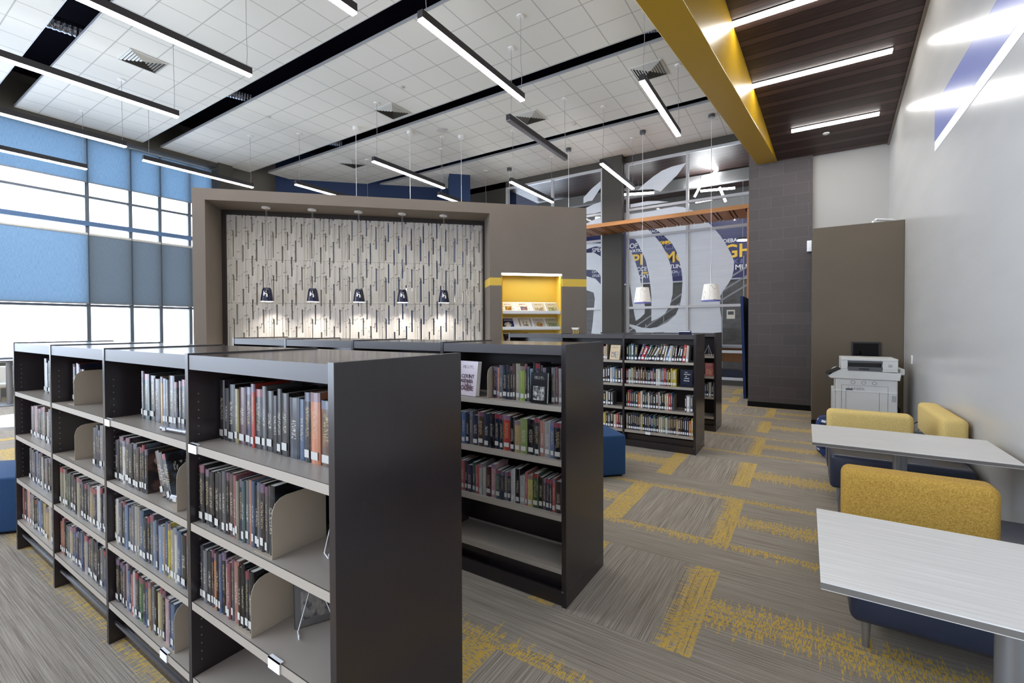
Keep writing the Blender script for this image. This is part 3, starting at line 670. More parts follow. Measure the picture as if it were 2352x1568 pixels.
# tall white drum pendants
def drum_mat():
    m, nt, b = base_mat('marbled_shade'); x, y, z = coords(nt)
    n = (noise(nt, comb(nt, x*2, y*2, z*1.1), 2.4, 1)-.5).abs()
    nt.links.new(mix(nt, n.lt(.006), lin('efebe7'), lin('9b8f88')), b.inputs['Base Color']); b.inputs['Roughness'].default_value = .4
    b.inputs['Emission Color'].default_value = (1, .96, .9, 1); b.inputs['Emission Strength'].default_value = .12; return m
m_drumm = drum_mat()
DR = [(-3.58, 11.85, 'white marbled drum pendant by the dark column'), (-1.92, 11.85, 'white marbled drum pendant beside the block pier'), (-5.7, 11.85, 'drum pendant behind the right end of the partition'), (-7.99, 12.27, 'drum pendant behind the magazine niche'),
      (-9.62, 7.64, 'drum pendant hanging behind the niche, left cord'), (-8.66, 8.57, 'drum pendant hanging behind the niche, middle cord'), (-7.72, 9.51, 'drum pendant hanging behind the niche, right cord')]
for x, y, lb in DR:
    t = thing('drum_pendant', lb, 'pendant lamp', (x, y, 2.2), 0, 'white drum pendants')
    MB().lathe([(.16, .395), (.22, 0), (.217, 0), (.157, .392)], seg=30).obj('lamp_shade', m_drumm, parent=t, smooth=True)
    MB().lathe([(.221, -.012), (.223, .012), (.216, .012), (.216, -.012)], seg=30).obj('rim', M('blue_rim', '7f86e0', .4), parent=t, smooth=True)
    MB().tube([(0, 0, .40), (0, 0, CE-2.2)], .006, 6).tube([(0, 0, .40), (0, 0, .85)], .014, 8).obj('cord', m_whpaint, parent=t)
    MB().cyl((0, 0, CE-2.2-.08), .075, .08, 20).obj('canopy', m_greyp if y > 11 else m_whpaint, parent=t, smooth=True)
    MB().cyl((0, 0, .385), .158, .008, 24).obj('top_disc', m_drum, parent=t)

# ------------------------------------------------------------ bookcases
BW = .9137; SHZ = (1.135, .825, .515, .215); BH = 1.486; BD = .56
def bookcase(x0, y0, nb, label, bar, clips=()):
    t = thing('bookcase', label, 'bookcase', (x0, y0, 0), 0, 'dark double-sided bookcases')
    for k in range(nb+1):
        xc = -BW*k; end = k in (0, nb); b = MB()
        a0, a1 = (xc-.028, xc) if k == 0 else ((xc, xc+.028) if k == nb else (xc-.013, xc+.013))
        b.box(a0, a1, 0, BD, .098 if end else 0, BH, 0)
        if end: b.box(a0, a1, 0, BD, 0, .0955, 0).box(a0+.002, a1-.002, .002, BD-.002, .095, .099, 1)
        for side in ((a1, .0015), (a0, -.0015)):
            if (k == 0 and side[1] > 0) or (k == nb and side[1] < 0): continue
            for z in [.27+.032*i for i in range(34)]: b.cyl((side[0], .035, z), .003, side[1], 6, axis='x', mi=2)
        b.cyl((a0+.006, -.003, .088), .005, .004, 8, axis='y', mi=2)
        b.obj('end_panel' if end else 'divider', [m_espresso, m_dark, m_steel], parent=t, bevel=.0015)
    for k in range(nb):
        xl = -BW*(k+1)+(.028 if k == nb-1 else .013); xr = -BW*k-(.028 if k == 0 else .013)
        MB().box(xl+.001, xr-.001, .004, BD-.004, BH-.03, BH-.006).box(xl+.001, xr-.001, .003, .026, BH-.062, BH-.0065, 1).box(xl+.001, xr-.001, BD-.026, BD-.003, BH-.062, BH-.0065, 1).obj('top', [m_esptop, m_fascia], parent=t)
        MB().box(xl, xr, .27, .29, .10, BH-.03).obj('back_panel', m_espresso, parent=t)
        for z in SHZ:
            b = MB().box(xl+.002, xr-.002, .004, .268, z-.004, z).box(xl+.002, xr-.002, .002, .006, z-.03, z).box(xl+.002, xr-.002, .004, .03, z-.031, z-.028)
            b.box(xl+.002, xr-.002, .262, .268, z, z+.012).obj('shelf', m_shelf, parent=t)
        MB().box(xl, xr, .06, .078, .0, .155).obj('kick_board', m_espresso, parent=t)
        if bar: MB().cyl((xl, .03, .10), .011, xr-xl, 8, axis='x').obj('stretcher', m_espresso, parent=t, smooth=True)
        else: MB().box(xl, xr, .012, .03, .0, .085).obj('plinth', m_espresso, parent=t)
    for k, z, dx in clips:
        xl = -BW*(k+1)+.013+dx; MB().box(xl, xl+.065, -.003, .001, z-.032, z+.004).box(xl, xl+.065, -.003, .012, z+.001, z+.004).obj('label_holder', m_whpaint, parent=t)
    return t
bookcase(-1.11, .80, 4, 'nearest dark bookcase, four bays of novels, filling the left foreground', True, ((0, 1.135, .0), (1, 1.135, .0), (1, .215, .62), (0, .515, .55)))
bookcase(-1.12, 2.29, 4, 'second dark bookcase, just behind the front one, with an empty bottom shelf', False)
bookcase(-1.12, 5.89, 3, 'third dark bookcase, with leaning books on its top shelf', False, ((0, .215, .28),))
bookcase(-1.12, 7.37, 2, 'farthest dark bookcase, peeking out behind the third', False)

# ------------------------------------------------------------ books
COL = {'k': ('black', '121013'), 'K': ('charcoal', '29282c'), 'n': ('navy', '17213f'), 'b': ('blue', '335a8c'), 'c': ('light blue', '6586aa'), 't': ('teal', '35595c'), 'g': ('green', '3f6b3a'),
       'l': ('lime green', '8fa834'), 'y': ('yellow', 'bfa93e'), 'o': ('orange', 'c2662a'), 'r': ('red', 'a81e25'), 'm': ('maroon', '571a22'), 'p': ('purple', '3c2a52'), 'w': ('white', 'bdbbb8'),
       'e': ('cream', 'ada48e'), 's': ('grey', '5e5f64'), 'd': ('brown', '4e3324'), 'a': ('tan', 'a98a62'), 'i': ('pink', 'b98a90')}
def book_mat(name, hexc):
    m, nt, b = base_mat(name); x, y, z = coords(nt, 'Generated')
    oi = nt.nodes.new('ShaderNodeObjectInfo'); rn = X(oi.outputs['Random']); r2_ = (rn*17.3).mod(1); r3_ = (rn*41.7).mod(1)
    hs = nt.nodes.new('ShaderNodeHueSaturation'); hs.inputs['Color'].default_value = lin(hexc)
    nt.links.new((.49+r2_*.02).v, hs.inputs['Hue']); nt.links.new((.42+r3_*.55).v, hs.inputs['Value'])
    nt.links.new((.6+r2_*.4).v, hs.inputs['Saturation'])
    c = hs.outputs[0]
    spine = y.lt(.06)
    art = noise(nt, comb(nt, x*2+rn*50, y*3, z*5), 1, 3)
    c = mix(nt, ((art-.48)*5).sat()*.55*r2_, c, mix(nt, r3_, lin('5a6f8a'), lin('8a5a3a')))
    top = z.gt(.87)*r2_.gt(.6); c = mix(nt, top*spine*.8, c, mix(nt, r3_, lin('8a1a22'), lin('5a6a80')))
    g = noise(nt, comb(nt, x*4+rn*9, 0, z*46+rn*30), 1, 2, .7)
    tx = between(x, .28, .74)*between(z, .30+r3_*.08, .62+r2_*.2)*g.gt(.51)*spine
    c = mix(nt, tx*.7, c, mix(nt, r2_, lin('bdb9b2'), lin('a08a52')))
    cv = (1-spine)*between(z, .62, .8)*between(y, .2, .85)*noise(nt, comb(nt, rn*20, y*26, z*12), 1, 1).gt(.52)
    c = mix(nt, cv*.6, c, lin('c8c4bc'))
    nt.links.new(c, b.inputs['Base Color']); b.inputs['Roughness'].default_value = .3; b.inputs['Coat Weight'].default_value = .35; b.inputs['Coat Roughness'].default_value = .12; return m
BM = {k: book_mat('book_'+v[0].replace(' ', '_'), v[1]) for k, v in COL.items()}
ORD = ['first', 'second', 'third', 'fourth', 'fifth', 'sixth', 'seventh', 'eighth', 'ninth', 'tenth', 'eleventh', 'twelfth', 'thirteenth', 'fourteenth', 'fifteenth', 'sixteenth', 'seventeenth', 'eighteenth', 'nineteenth', 'twentieth',
       'twenty-first', 'twenty-second', 'twenty-third', 'twenty-fourth', 'twenty-fifth', 'twenty-sixth', 'twenty-seventh', 'twenty-eighth', 'twenty-ninth', 'thirtieth', 'thirty-first', 'thirty-second', 'thirty-third', 'thirty-fourth', 'thirty-fifth', 'thirty-sixth']
def cover_mb(t, h, d, mi=0, o=(0, 0, 0), tilt=0, b=None, solid=False):
    b = b or MB(); c = .0022
    out = [(0, d), (0, .004), (t*.18, .0008), (t*.5, -.0015), (t*.82, .0008), (t, .004), (t, d)]
    inn = [(c, d), (c, .006), (t*.25, c+.001), (t*.5, c), (t*.75, c+.001), (t-c, .006), (t-c, d)]
    ca, sa = math.cos(tilt), math.sin(tilt)
    def P(x, y, z): return (o[0]+x*ca+z*sa, o[1]+y, o[2]-x*sa*(1 if tilt < 0 else 1)+z*ca+(t*sa if tilt > 0 else 0))
    n = len(out); vs = []
    for z in (0, h):
        vs += [P(x, y, z) for x, y in out]+[P(x, y, z) for x, y in inn]
    fs = []
    for i in range(n-1):
        fs += [(i, i+1, 2*n+i+1, 2*n+i), (n+i+1, n+i, 3*n+i, 3*n+i+1), (i+1, i, n+i, n+i+1), (2*n+i, 2*n+i+1, 3*n+i+1, 3*n+i)]
    fs += [(n, 0, 2*n, 3*n), (n-1, 2*n-1, 4*n-1, 3*n-1)]
    b.add(vs, fs, mi); return b, P
def boxP(b, P, x0, x1, y0, y1, z0, z1, mi=0):
    b.add([P(*q) for q in ((x0,y0,z0),(x1,y0,z0),(x1,y1,z0),(x0,y1,z0),(x0,y0,z1),(x1,y0,z1),(x1,y1,z1),(x0,y1,z1))],
          [(0,3,2,1),(4,5,6,7),(0,1,5,4),(1,2,6,5),(2,3,7,6),(3,0,4,7)], mi)
def book(loc, t, h, d, code, label, group, tilt=0, rot=None, sticker=True):
    b, P = cover_mb(t, h, d, tilt=tilt)
    o = b.obj('book', BM[code], loc=loc, rot=rot); tag(o, label, 'book', group)
    b = MB(); boxP(b, P, .0024, t-.0024, .006, d-.004, .003, h-.003); b.obj('page_block', m_paper, parent=o)
    if sticker and rnd.random() < .85:
        b = MB(); q = .012+rnd.random()*.012; boxP(b, P, t*.15, t*.85, -.0023, -.0012, q, q+.026); b.obj('spine_label', m_stick, parent=o)
    return o
def layout(seq, x0, x1, tmin=.6):
    w = [(.6+rnd.random()*.9)*(1.5 if ch.isupper() and ch != 'K' else 1) for ch in seq]; s = sum(w); k = (x1-x0)/s; x = x0; out = []
    for ch, q in zip(seq, w): out.append((x, q*k)); x += q*k
    return out
LV = {1.135: 'top', .825: 'second', .515: 'third', .215: 'bottom'}
def row(case, bayn, bx, y0, z, seq, x0, x1, back, hmin=.205, hmax=.24, tilts=None, grp=None, start=0):
    for i, ((x, t), ch) in enumerate(zip(layout(seq, x0, x1), seq)):
        h = hmin+rnd.random()*(hmax-hmin); d = .14+rnd.random()*.015; tl_ = (tilts or {}).get(i, 0)
        lb = f'{COL[ch][0]} book, {ORD[i+start]} from the left, {LV[z]} shelf, {bayn} of the {case} bookcase'
        book((bx+x+.0006, y0+back+rnd.random()*.006, z+.0003), t-.0012, h, d, ch, lb, f'books on the {LV[z]} shelf, {bayn}, {case} bookcase', tilt=tl_)
AX = lambda k: -1.11-BW*(k+1)+.013
n1, n2, n3, n4 = AX(0), AX(1), AX(2), AX(3)+.015
F = 'front'
row(F, 'nearest bay', n1, .8, 1.135, 'kKkymnrkskKkknbkodbk', .01, .84, .10)
row(F, 'nearest bay', n1, .8, .825, 'kkkkKskdrentsobksksk', .01, .54, .025, .21, .235)
row(F, 'nearest bay', n1, .8, .515, 'nsKnokbkirsokkKk', .01, .405, .025, .205, .235)
row(F, 'second bay', n2, .8, 1.135, 'KtkdabsskKn', .14, .62, .10)
row(F, 'second bay', n2, .8, .825, 'KkwkkkdkkK', .01, .40, .03, .2, .23)
row(F, 'second bay', n2, .8, .825, 'dkK', .50, .61, .05, .19, .21, tilts={0: -.36, 1: -.36, 2: -.36}, start=10)
row(F, 'second bay', n2, .8, .515, 'ewsnbsswebnkscncabyewbks', .01, .84, .025, .2, .235)
row(F, 'second bay', n2, .8, .215, 'KnksibnrwsgnbaskyekiBb'.lower(), .01, .685, .025, .19, .23)
row(F, 'third bay', n3, .8, 1.135, 'strnnmk', .05, .25, .08)
row(F, 'third bay', n3, .8, .825, 'nknsk', .52, .72, .05)
row(F, 'third bay', n3, .8, .515, 'eekgskmneksnksanwkscs', .01, .84, .025, .2, .235)
row(F, 'third bay', n3, .8, .215, 'orktsesbnkbmwksknksbn', .01, .84, .025, .19, .225)
row(F, 'farthest bay', n4, .8, 1.135, 'skks', .24, .42, .1)
row(F, 'farthest bay', n4, .8, .825, 'simksakwnk', .13, .66, .05)
row(F, 'farthest bay', n4, .8, .515, 'nspbksnwkskn', .12, .70, .04)
row(F, 'farthest bay', n4, .8, .215, 'rkosekksbnyaekwk', .01, .82, .025)
b1 = -1.12-BW+.013; S2 = 'second'
row(S2, 'nearest bay', b1, 2.29, 1.135, 'posnkkdelKscknks', .36, .74, .06, .19, .235)
row(S2, 'nearest bay', b1, 2.29, 1.135, 'srw', .775, .85, .06, .2, .235, start=17)
row(S2, 'nearest bay', b1, 2.29, .825, 'nbnsndnknkrkalkKowbk', .08, .855, .03, .19, .225)
row(S2, 'nearest bay', b1, 2.29, .515, 'krnptrwwmitnsnwkwrygkpnnrd', .08, .855, .03, .17, .21)
# remaining, smaller books as individuals with special looks
def flat_book(loc, code, rz, w, d, t, label):
    o = book(loc, t, w, d, code, label, None, rot=(0, R(90), rz)); return o
flat_book((n2+.60, .85, .825+.0335), 's', R(8), .2, .15, .03, 'pale picture book lying flat by the bookend in the front bookcase')
flat_book((n2+.56, .83, 1.135+.0235), 'n', R(6), .2, .14, .02, 'navy book lying flat at the shelf edge, second bay, front bookcase')
def face_out(loc, w, h, t, mat, label, rz=0, lean=.12, texts=()):
    o = MB().box(0, w, 0, .003, 0, h).box(0, .003, 0, t, 0, h).box(0, w, t-.003, t, 0, h).obj('book', mat, loc=loc); o.rotation_euler = (Matrix.Rotation(rz, 4, 'Z') @ Matrix.Rotation(-lean, 4, 'X')).to_euler()
    tag(o, label, 'book'); MB().box(.004, w-.003, .003, t-.003, .003, h-.003).obj('page_block', m_paper, parent=o)
    b = MB()
    for tx, s, x, z, fwt in texts:
        tb = text_mb(tx, s, fwt, .0004); stand(tb, x, -.001, z); b.add(tb.v, tb.f)
    if texts: b.obj('title', texts_m.get(label, m_whpaint), parent=o)
    return o
texts_m = {}
lbg = 'pink-white book with a dark figure, shown face out on the second bookcase'
texts_m[lbg] = M('plum_print', '4a2433', .5)
m_gone = sheet_mat('cover_pink', 'cdbfc6', ('cdbfc6', '5a3040', 'b9aab2'), 3)
face_out((b1+.075, 2.34, 1.138), .17, .225, .035, m_gone, lbg, R(-6), .12, (('COUNT', .032, .03, .115, .001), ('ALONE?', .030, .025, .085, .001), ('GONE', .04, .03, .035, .0015)))
face_out((b1+.655, 2.315, 1.138), .115, .18, .022, sheet_mat('cover_black', '1b1a1c', ('2a2a2c', '8a8884', 'c8c6c0'), 1), 'black book with a white band, standing face out before the spines', R(-4), .06)
c1 = -1.12-BW+.013
lba = 'dark navy book with white title lines, face out on the third bookcase'
face_out((c1+.70, 5.93, .828), .15, .215, .03, sheet_mat('cover_navy', '15192c', ('1c2136', '20263c', '121626'), 1), lba, 0, .08, (('THE', .018, .055, .175, 0), ('TRAVELS', .020, .045, .15, 0), ('OF', .018, .062, .125, 0), ('ANNE', .022, .05, .10, 0), ('FRANK', .022, .045, .07, 0)))
face_out((c1-BW+.69, 5.93, 1.138), .15, .2, .03, sheet_mat('cover_tan', 'b89a62', ('8a3a2a', '3a5a40', 'd8c08a'), 1), 'tan picture book leaning face out beside the divider, third bookcase', R(-10), .2)
face_out((-1.12-.16, 7.42, .828), .13, .2, .025, sheet_mat('cover_red', 'b03a24', ('c85a34', 'd88a5a', '8a2a1a'), 1), 'red book face out on an easel in the farthest bookcase', R(14), .2)
face_out((n1+.50, .92, .5195), .15, .21, .02, sheet_mat('cover_ash', '5a5552', ('77716c', '8a847e', '3a3634'), 1), 'grey speckled book propped on a wire easel in the front bookcase', R(62), .28)
face_out((n3+.13, .95, .8275), .15, .21, .02, sheet_mat('cover_slate', '4a4c52', ('c8c8cc', '8a8c92', '2a2c30'), 1), 'shiny book leaning behind the bookend, third bay of the front bookcase', R(20), .3)
# all the books on the two far bookcases: past the three hundred that show largest
BKEY = list(COL); far = MB(); FM = [M('far_'+COL[k][0].replace(' ', '_'), COL[k][1], .4) for k in BKEY]+[m_paper, m_whpaint, M('far_gilt', 'cdb88a', .5)]
NP = len(BKEY)
def frow(bx, y0, z, seq, x0, x1, back, hmin, hmax, tilts=()):
    for i, ((x, t), ch) in enumerate(zip(layout(seq, x0, x1), seq)):
        h = hmin+rnd.random()*(hmax-hmin); tl_ = tilts[i] if i < len(tilts) else 0
        _, P = cover_mb(t-.001, h, .15, BKEY.index(ch), (bx+x, y0+back, z+.0005), tl_, far)
        boxP(far, P, .002, t-.003, .006, .147, .003, h-.003, NP); boxP(far, P, t*.15, t*.8, -.003, -.0012, .015, .045, NP+1)
        k = rnd.choice((1, 2, 2)); zz = h*(.35+rnd.random()*.1)
        while zz < h*.85:
            l = .006+rnd.random()*.014; boxP(far, P, t*.32, t*.68, -.0026, -.0012, zz, min(zz+l, h*.9), NP+k); zz += l+.004
T0 = [0, 0, 0, .05, .35, .38, .42, .45, .5, .5, .35, .3, .25, .2, .3, .12, .12, .1, .2, .14, .14, .06, 0]
frow(c1, 5.89, 1.135, 'kttKprtkkkskdecwKdkkrw', .01, .80, .04, .19, .225, T0)
frow(c1, 5.89, .825, 'rpwgesddddddknKkrbkwwssrnykyyyy', .01, .66, .04, .185, .225)
frow(c1, 5.89, .515, 'grpntkowktnwpKkdwkkkeerb', .01, .61, .04, .19, .225); frow(c1, 5.89, .515, 'kws', .76, .86, .04, .19, .215)
frow(c1, 5.89, .215, 'edKknnnkseyknnsnntkkeecgwssdknaadkknnoy', .01, .86, .04, .19, .225)
frow(c1-BW, 5.89, 1.135, 'knprwe', .50, .66, .04, .17, .21); frow(c1-BW, 5.89, .825, 'kwwskdkwcski', .45, .88, .04, .18, .22)
frow(c1-BW, 5.89, .515, 'oewwkwks', .45, .74, .04, .17, .21); frow(c1-BW, 5.89, .215, 'kwnrykskwrns', .45, .88, .04, .17, .21)
frow(-2.02, 7.37, .515, 'wybkbkwnw', .62, .885, .04, .18, .215)
o = far.obj('books', FM); tag(o, 'rows of small books on the two bookcases farthest from the camera', 'books', kind='stuff')
# bookends and easels
def bookend(loc, label, flip=1, h=.2, d=.2):
    t = tag(MB().prism([(0, 0), (d, 0), (d, h), (.05, h), (.03, h-.005), (.012, h-.02), (.004, h-.04), (0, h-.06)], 0, .0015, 'x').box(-.11*flip, 0, .0, d, 0, .0015).obj('bookend', m_bend, loc=loc), label, 'bookend', 'steel bookends')
bookend((n1+.548, .815, .8255), 'putty bookend on the second shelf, nearest bay of the front bookcase')
bookend((n1+.412, .815, .5155), 'putty bookend on the third shelf, nearest bay of the front bookcase')
bookend((n2+.745, .82, .8255), 'putty bookend beside the flat picture book, second bay')
bookend((n2+.70, .82, .2155), 'putty bookend on the bottom shelf of the second bay')
bookend((n3+.262, .84, 1.1355), 'putty bookend on the top shelf of the third bay, front bookcase')
bookend((n3+.30, .83, .8255), 'putty bookend in the half-empty shelf of the third bay', 1)
bookend((b1+.345, 2.31, 1.1355), 'putty bookend between the face-out pink book and the spines', -1)
bookend((c1+.618, 5.93, .5155), 'putty bookend beside the blue book on the third bookcase')
def easel(loc, rz, label):
    t = thing('book_easel', label, 'easel', loc, rz)
    MB().tube([(0, 0, .0), (.06, .06, .16), (.12, 0, .0)], .0022, 6).obj('frame', m_whpaint, parent=t); MB().tube([(0, 0, .003), (0, -.05, .003), (0, -.055, .02)], .0022, 6).tube([(.12, 0, .003), (.12, -.05, .003), (.12, -.055, .02)], .0022, 6).tube([(.06, .06, .16), (.06, .12, .003)], .0022, 6).obj('prong', m_whpaint, parent=t)
easel((n1+.52, .92, .518), R(62), 'white wire easel under the speckled book')
easel((-1.12-.19, 7.45, 1.137), 0, 'empty white wire easel on the farthest bookcase')
easel((-1.12-.17, 7.44, .828), R(14), 'white wire easel holding the red book')
easel((n1+.66, .93, .828), R(70), 'empty wire easel at the right end of the second shelf')
tc = tag(MB().prism([(0, 0), (.08, 0), (.045, .05), (.035, .05)], 0, .14, 'x').obj('tent_card', m_navyg, loc=(-1.34, 5.95, BH-.006)), 'small navy and white tent card on the third bookcase', 'sign')
MB().box(.005, .135, .012, .02, .034, .046).obj('white_band', m_whpaint, parent=tc)
sc = thing('carved_ornament', 'small cream and gold carved ornament on the third bookcase top', 'ornament', (-2.88, 6.08, BH-.006))
MB().box(0, .11, 0, .05, .075, .09).box(.01, .10, .005, .045, .062, .075).obj('top_slab', m_paper, parent=sc)
b = MB()
for k in range(4): b.tube([(.015+k*.026, .01, 0), (.022+k*.026, .03, .03), (.012+k*.028, .02, .062)], .008, 8)
b.obj('figure', M('gold_leaf', 'c9b06a', .4), parent=sc)

# ------------------------------------------------------------ booths on the right
def booth_table(yc, label):
    t = thing('table', label, 'table', (.587, yc, 0), 0, 'white wall tables')
    MB().box(-.54, .54, -.36, .36, .712, .74).obj('tabletop', m_table, parent=t, bevel=.003)
    MB().box(-.5405, .5405, -.3605, .3605, .716, .736).obj('edge_band', m_edge, parent=t)
    MB().cyl((0, 0, .02), .042, .69, 24).obj('column', m_steel, parent=t, smooth=True)
    MB().box(-.33, .33, -.33, .33, 0, .015).obj('base', m_alu, parent=t, bevel=.004); MB().box(-.25, .25, -.03, .03, .69, .712).obj('bracket', m_fixt, parent=t)
booth_table(2.17, 'white rectangular table nearest the camera, against the grey wall')
booth_table(4.33, 'white rectangular table farther back, in front of the copier')
def bench(yc, label, mat):
    t = thing('bench', label, 'bench', (.66, yc, 0), 0, 'double-sided mustard-backed benches')
    MB().rbox(-.47, .47, -.53, -.09, .15, .45, .035).obj('seat', m_vinyl, parent=t, smooth=True); MB().rbox(-.47, .47, .09, .53, .15, .45, .035).obj('seat', m_vinyl, parent=t, smooth=True)
    MB().box(-.44, .44, -.10, .10, .2, .43).obj('seat_frame', m_vinyl, parent=t)
    MB().rbox(-.48, .165, -.085, .085, .43, .775, .045, 4).obj('backrest', mat, parent=t, smooth=True)
    for sx in (-.40, .40):
        for sy in (-.44, .44): MB().cyl((sx, sy, 0), .014, .16, 14, r2=.022).obj('leg', m_steel, parent=t, smooth=True)
bench(3.26, 'near bench with rounded mustard backrest between the two white tables', m_yfab)
bench(5.43, 'far bench with mustard backrest in front of the copier', m_yfab2)
t = thing('corner_seat', 'mustard back cushion and navy seat set against the grey wall', 'seat', (1.17, 5.75, 0))
MB().rbox(-.17, 0, -.45, .62, .48, .78, .04, 3).obj('backrest', m_yfab2, parent=t, smooth=True); MB().rbox(-.5, -.005, .24, .72, .2, .45, .04).obj('seat', m_vinyl, parent=t, smooth=True)
for yy in (.3, .65): MB().cyl((-.08, yy, 0), .014, .2, 10).obj('leg', m_steel, parent=t)
tag(MB().lathe([(.0, .0), (.24, .0), (.285, .05), (.30, .2), (.295, .40), (.265, .46), (.15, .49), (0, .495)], seg=36).obj('ottoman', m_otto, loc=(.41, 6.78, 0), smooth=True), 'round blue and white patterned ottoman beside the brown chase', 'ottoman')
def cube_otto(loc, rz, s, label, mat=m_bluef):
    t = thing('ottoman', label, 'ottoman', loc, rz); MB().rbox(-s, 0, 0, s, .02, .44, .018, 3).obj('cushion', mat, parent=t, smooth=True); MB().box(-s+.03, -.03, .03, s-.03, 0, .02).obj('base', m_dark, parent=t)
cube_otto((-1.585, 4.675, 0), R(45), .55, 'blue square ottoman behind the second bookcase')
cube_otto((-5.05, .92, 0), R(48), .6, 'blue square ottoman at the left edge beyond the bookcases')
cube_otto((-6.6, .6, 0), R(40), .5, 'darker blue seat half hidden at the left edge', m_vinyl)
t = thing('round_table', 'low round white table at the left edge', 'table', (-6.2, 1.22, 0))
MB().cyl((0, 0, .70), .48, .03, 40).obj('tabletop', m_white, parent=t, smooth=True); MB().cyl((0, 0, .02), .04, .68, 16).obj('column', m_steel, parent=t, smooth=True); MB().cyl((0, 0, 0), .28, .02, 30).obj('base', m_steel, parent=t, smooth=True)
t = thing('high_table', 'tall round cafe table standing by the far windows', 'table', (-13.9, 2.28, 0))
MB().cyl((0, 0, .90), .3, .03, 36).obj('tabletop', m_greyp, parent=t, smooth=True); MB().cyl((0, 0, .02), .05, .88, 16).obj('column', m_steel, parent=t, smooth=True); MB().cyl((0, 0, 0), .3, .02, 30).obj('base', m_steel, parent=t, smooth=True)
t = thing('lounge_chair', 'white chair behind the tall cafe table', 'chair', (-15.0, 2.5, 0))
MB().rbox(-.05, .05, -.3, .3, .3, .75, .04).obj('backrest', m_white, parent=t, smooth=True); MB().rbox(.03, .5, -.3, .3, .3, .4, .04).obj('seat', m_white, parent=t, smooth=True)
for sx in (.06, .44):
    for sy in (-.25, .25): MB().cyl((sx, sy, 0), .015, .31, 8).obj('leg', m_steel, parent=t)
# copier
t = thing('copier', 'white office copier in front of the brown chase', 'copier', (.36, 7.7, 0))
MB().box(.0, .66, .02, .62, .06, .86).obj('body', m_offw, parent=t, bevel=.012)
MB().box(-.035, 0, .05, .55, .06, .70).obj('side_cover', m_offw, parent=t, bevel=.008)
MB().prism([(-.09, .885), (-.06, .862), (.68, .862), (.69, .93), (.69, .96), (.05, .985), (0, .975)], .0, .6, 'y').obj('scanner_deck', m_offw, parent=t, bevel=.006)
MB().prism([(-.115, .925), (-.105, .905), (.05, .99), (.04, 1.01)], -.012, .3, 'y').obj('control_panel', m_blackp, parent=t, bevel=.004)
MB().box(.06, .66, .0, .56, .97, 1.0).box(.06, .66, .0, .56, 1.11, 1.145).box(.06, .13, .0, .56, 1.0, 1.11).box(.5, .66, 0, .56, 1.0, 1.11).box(.13, .5, .3, .56, 1.0, 1.11).obj('document_feeder', m_offw, parent=t, bevel=.006)
MB().box(.132, .498, .02, .298, 1.001, 1.02).box(.132, .498, -.006, .02, .975, 1.03).box(.132, .498, -.004, .298, 1.085, 1.108).obj('output_tray', m_greyp, parent=t)
MB().box(.132, .498, .1, .298, 1.022, 1.084).box(.25, .36, -.009, -.006, .995, 1.01).obj('tray_recess', m_blackp, parent=t)
MB().box(.69, .74, .1, .5, .93, 1.01).obj('side_tray', m_white, parent=t, bevel=.01)
b = MB()
for k in range(3):
    for i in range(16):
        a0, a1 = 2*math.pi*i/16, 2*math.pi*(i+1)/16; cx, cz = .19+.115*k, .815
        b.add([(cx+.026*math.cos(a0), .0185, cz+.026*math.sin(a0)), (cx+.026*math.cos(a1), .0185, cz+.026*math.sin(a1)), (cx+.018*math.cos(a1), .0185, cz+.018*math.sin(a1)), (cx+.018*math.cos(a0), .0185, cz+.018*math.sin(a0))], [(0, 1, 2, 3)])
for i, (x0, x1, z0, z1) in enumerate(((.12, .38, .735, .76),)):
    tb = text_mb('LANIER', .05, .001, .0003); stand(tb, .135, .0185, .712, sx=1.1); b.add(tb.v, tb.f)
b.obj('logo', M('grey_print', '9c9ca2', .5), parent=t)
MB().box(.06, .56, .0175, .019, .773, .7755).box(.06, .0625, .0175, .019, .1, .775).box(.56, .5625, .0175, .019, .1, .775).box(.11, .1125, .0175, .019, .1, .70).box(.47, .4725, .0175, .019, .1, .70).obj('panel_seam', m_greyp, parent=t)
MB().box(-.03, .655, .012, .0195, .694, .700).obj('cover_lip', m_whpaint, parent=t); MB().box(.11, .185, .0165, .019, .705, .73).obj('handle', m_greyp, parent=t)
MB().box(.6, .645, .0165, .019, .58, .66).box(.56, .6, -.003, .0, 1.035, 1.07).obj('grille', M('grille_grey', 'a9a9ae', .5), parent=t)
for sx in (.05, .6):
    for sy in (.1, .55): MB().cyl((sx, sy, 0), .03, .06, 12).obj('caster', m_blackp, parent=t)
MB().tube([(.68, .3, .5), (.72, .3, .45), (.70, .3, .35), (.73, .3, .2), (.70, .3, .05)], .012, 8).obj('power_cord', m_blkc, parent=t)
t = tag(MB().box(0, .34, 0, .03, 0, .28).obj('framed_sign', m_blackp, loc=(.59, 8.578, 1.06)), 'black framed sign on the brown chase behind the copier', 'sign')
MB().box(.02, .32, -.002, .0, .02, .26).obj('panel', m_dark, parent=t)
tb = text_mb('PRINT', .042, .001, .0004); stand(tb); tb.v = [(.12-z+0*y, -.003, .03+x) for x, y, z in tb.v]; tb.obj('lettering', m_whpaint, parent=t)
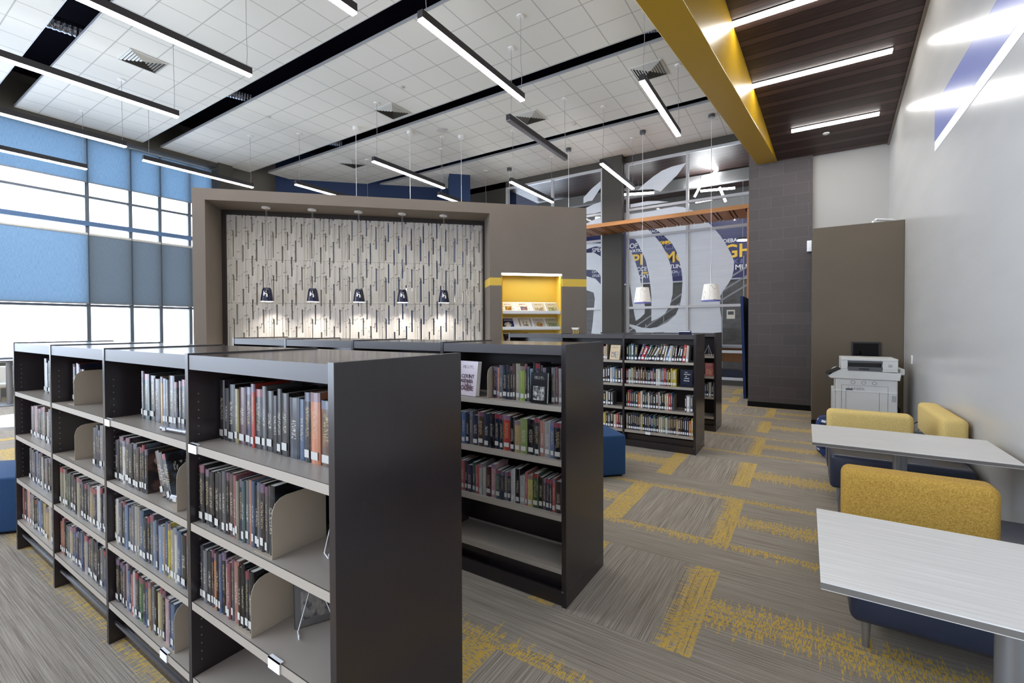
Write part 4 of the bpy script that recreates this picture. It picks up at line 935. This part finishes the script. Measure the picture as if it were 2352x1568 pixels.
tb = text_mb('release', .028, 0, .0004); stand(tb); tb.v = [(.075-z, -.003, .03+x) for x, y, z in tb.v]; tb.obj('lettering', m_greyp, parent=t)
MB().box(.125, .14, -.003, -.002, .02, .07).obj('green_mark', M('sign_green', '3aa25a', .5), parent=t)
tag(MB().tube([(0, 0, 0), (0, 0, .06), (.03, 0, .085), (.26, .2, .085), (.26, .2, 0)], .018, 10).obj('white_pipe', m_whpaint, loc=(.86, 8.85, 3.115), smooth=True), 'white pipe elbow on top of the brown chase', 'pipe')
t = tag(MB().box(0, .075, 0, .05, 0, .2).obj('wall_box', m_whpaint, loc=(.015, 10.07, 2.96), bevel=.005), 'white wall box on the block pier by the chase', 'wall box'); MB().box(.005, .07, .005, .045, -.012, 0).obj('lens', m_blackp, parent=t)
def plate(y, z, lb, h=.115):
    t = tag(MB().box(-.006, 0, -.035, .035, -h/2, h/2).obj('outlet', m_whpaint, loc=(1.2, y, z), bevel=.002), lb, 'outlet'); MB().box(-.008, -.006, -.017, .017, -h*.32, h*.32).obj('socket', m_offw, parent=t); return t
plate(8.0, 1.13, 'white switch plate on the grey wall beside the copier')
plate(7.05, .42, 'white outlet with black cords low on the grey wall', .13)
plate(3.95, .5, 'small outlet low on the grey wall under the near tables')
tag(MB().tube([(1.19, 7.06, .44), (1.12, 7.05, .46), (1.02, 6.95, .42), (.95, 6.9, .25), (.9, 6.9, .01)], .008, 8).obj('power_cord', m_blkc), 'black cord curving left from the wall outlet', 'cord')
tag(MB().tube([(1.19, 7.03, .38), (1.13, 7.02, .39), (1.08, 7.0, .3), (1.07, 7.0, .01)], .008, 8).obj('power_cord', m_blkc), 'black cord dropping straight from the wall outlet', 'cord')
# painted stripes on the right wall
tag(MB().box(1.1965, 1.1995, -4.9, 6.84, 3.625, 4.03).obj('wall_stripe', m_stripe), 'broad gloss-paled blue stripe painted high along the grey wall', 'wall stripe')
tag(MB().box(1.1965, 1.1995, -4.9, 6.83, 3.51, 3.622).obj('wall_stripe', m_whpaint), 'narrow white band under the blue stripe on the grey wall', 'wall stripe')
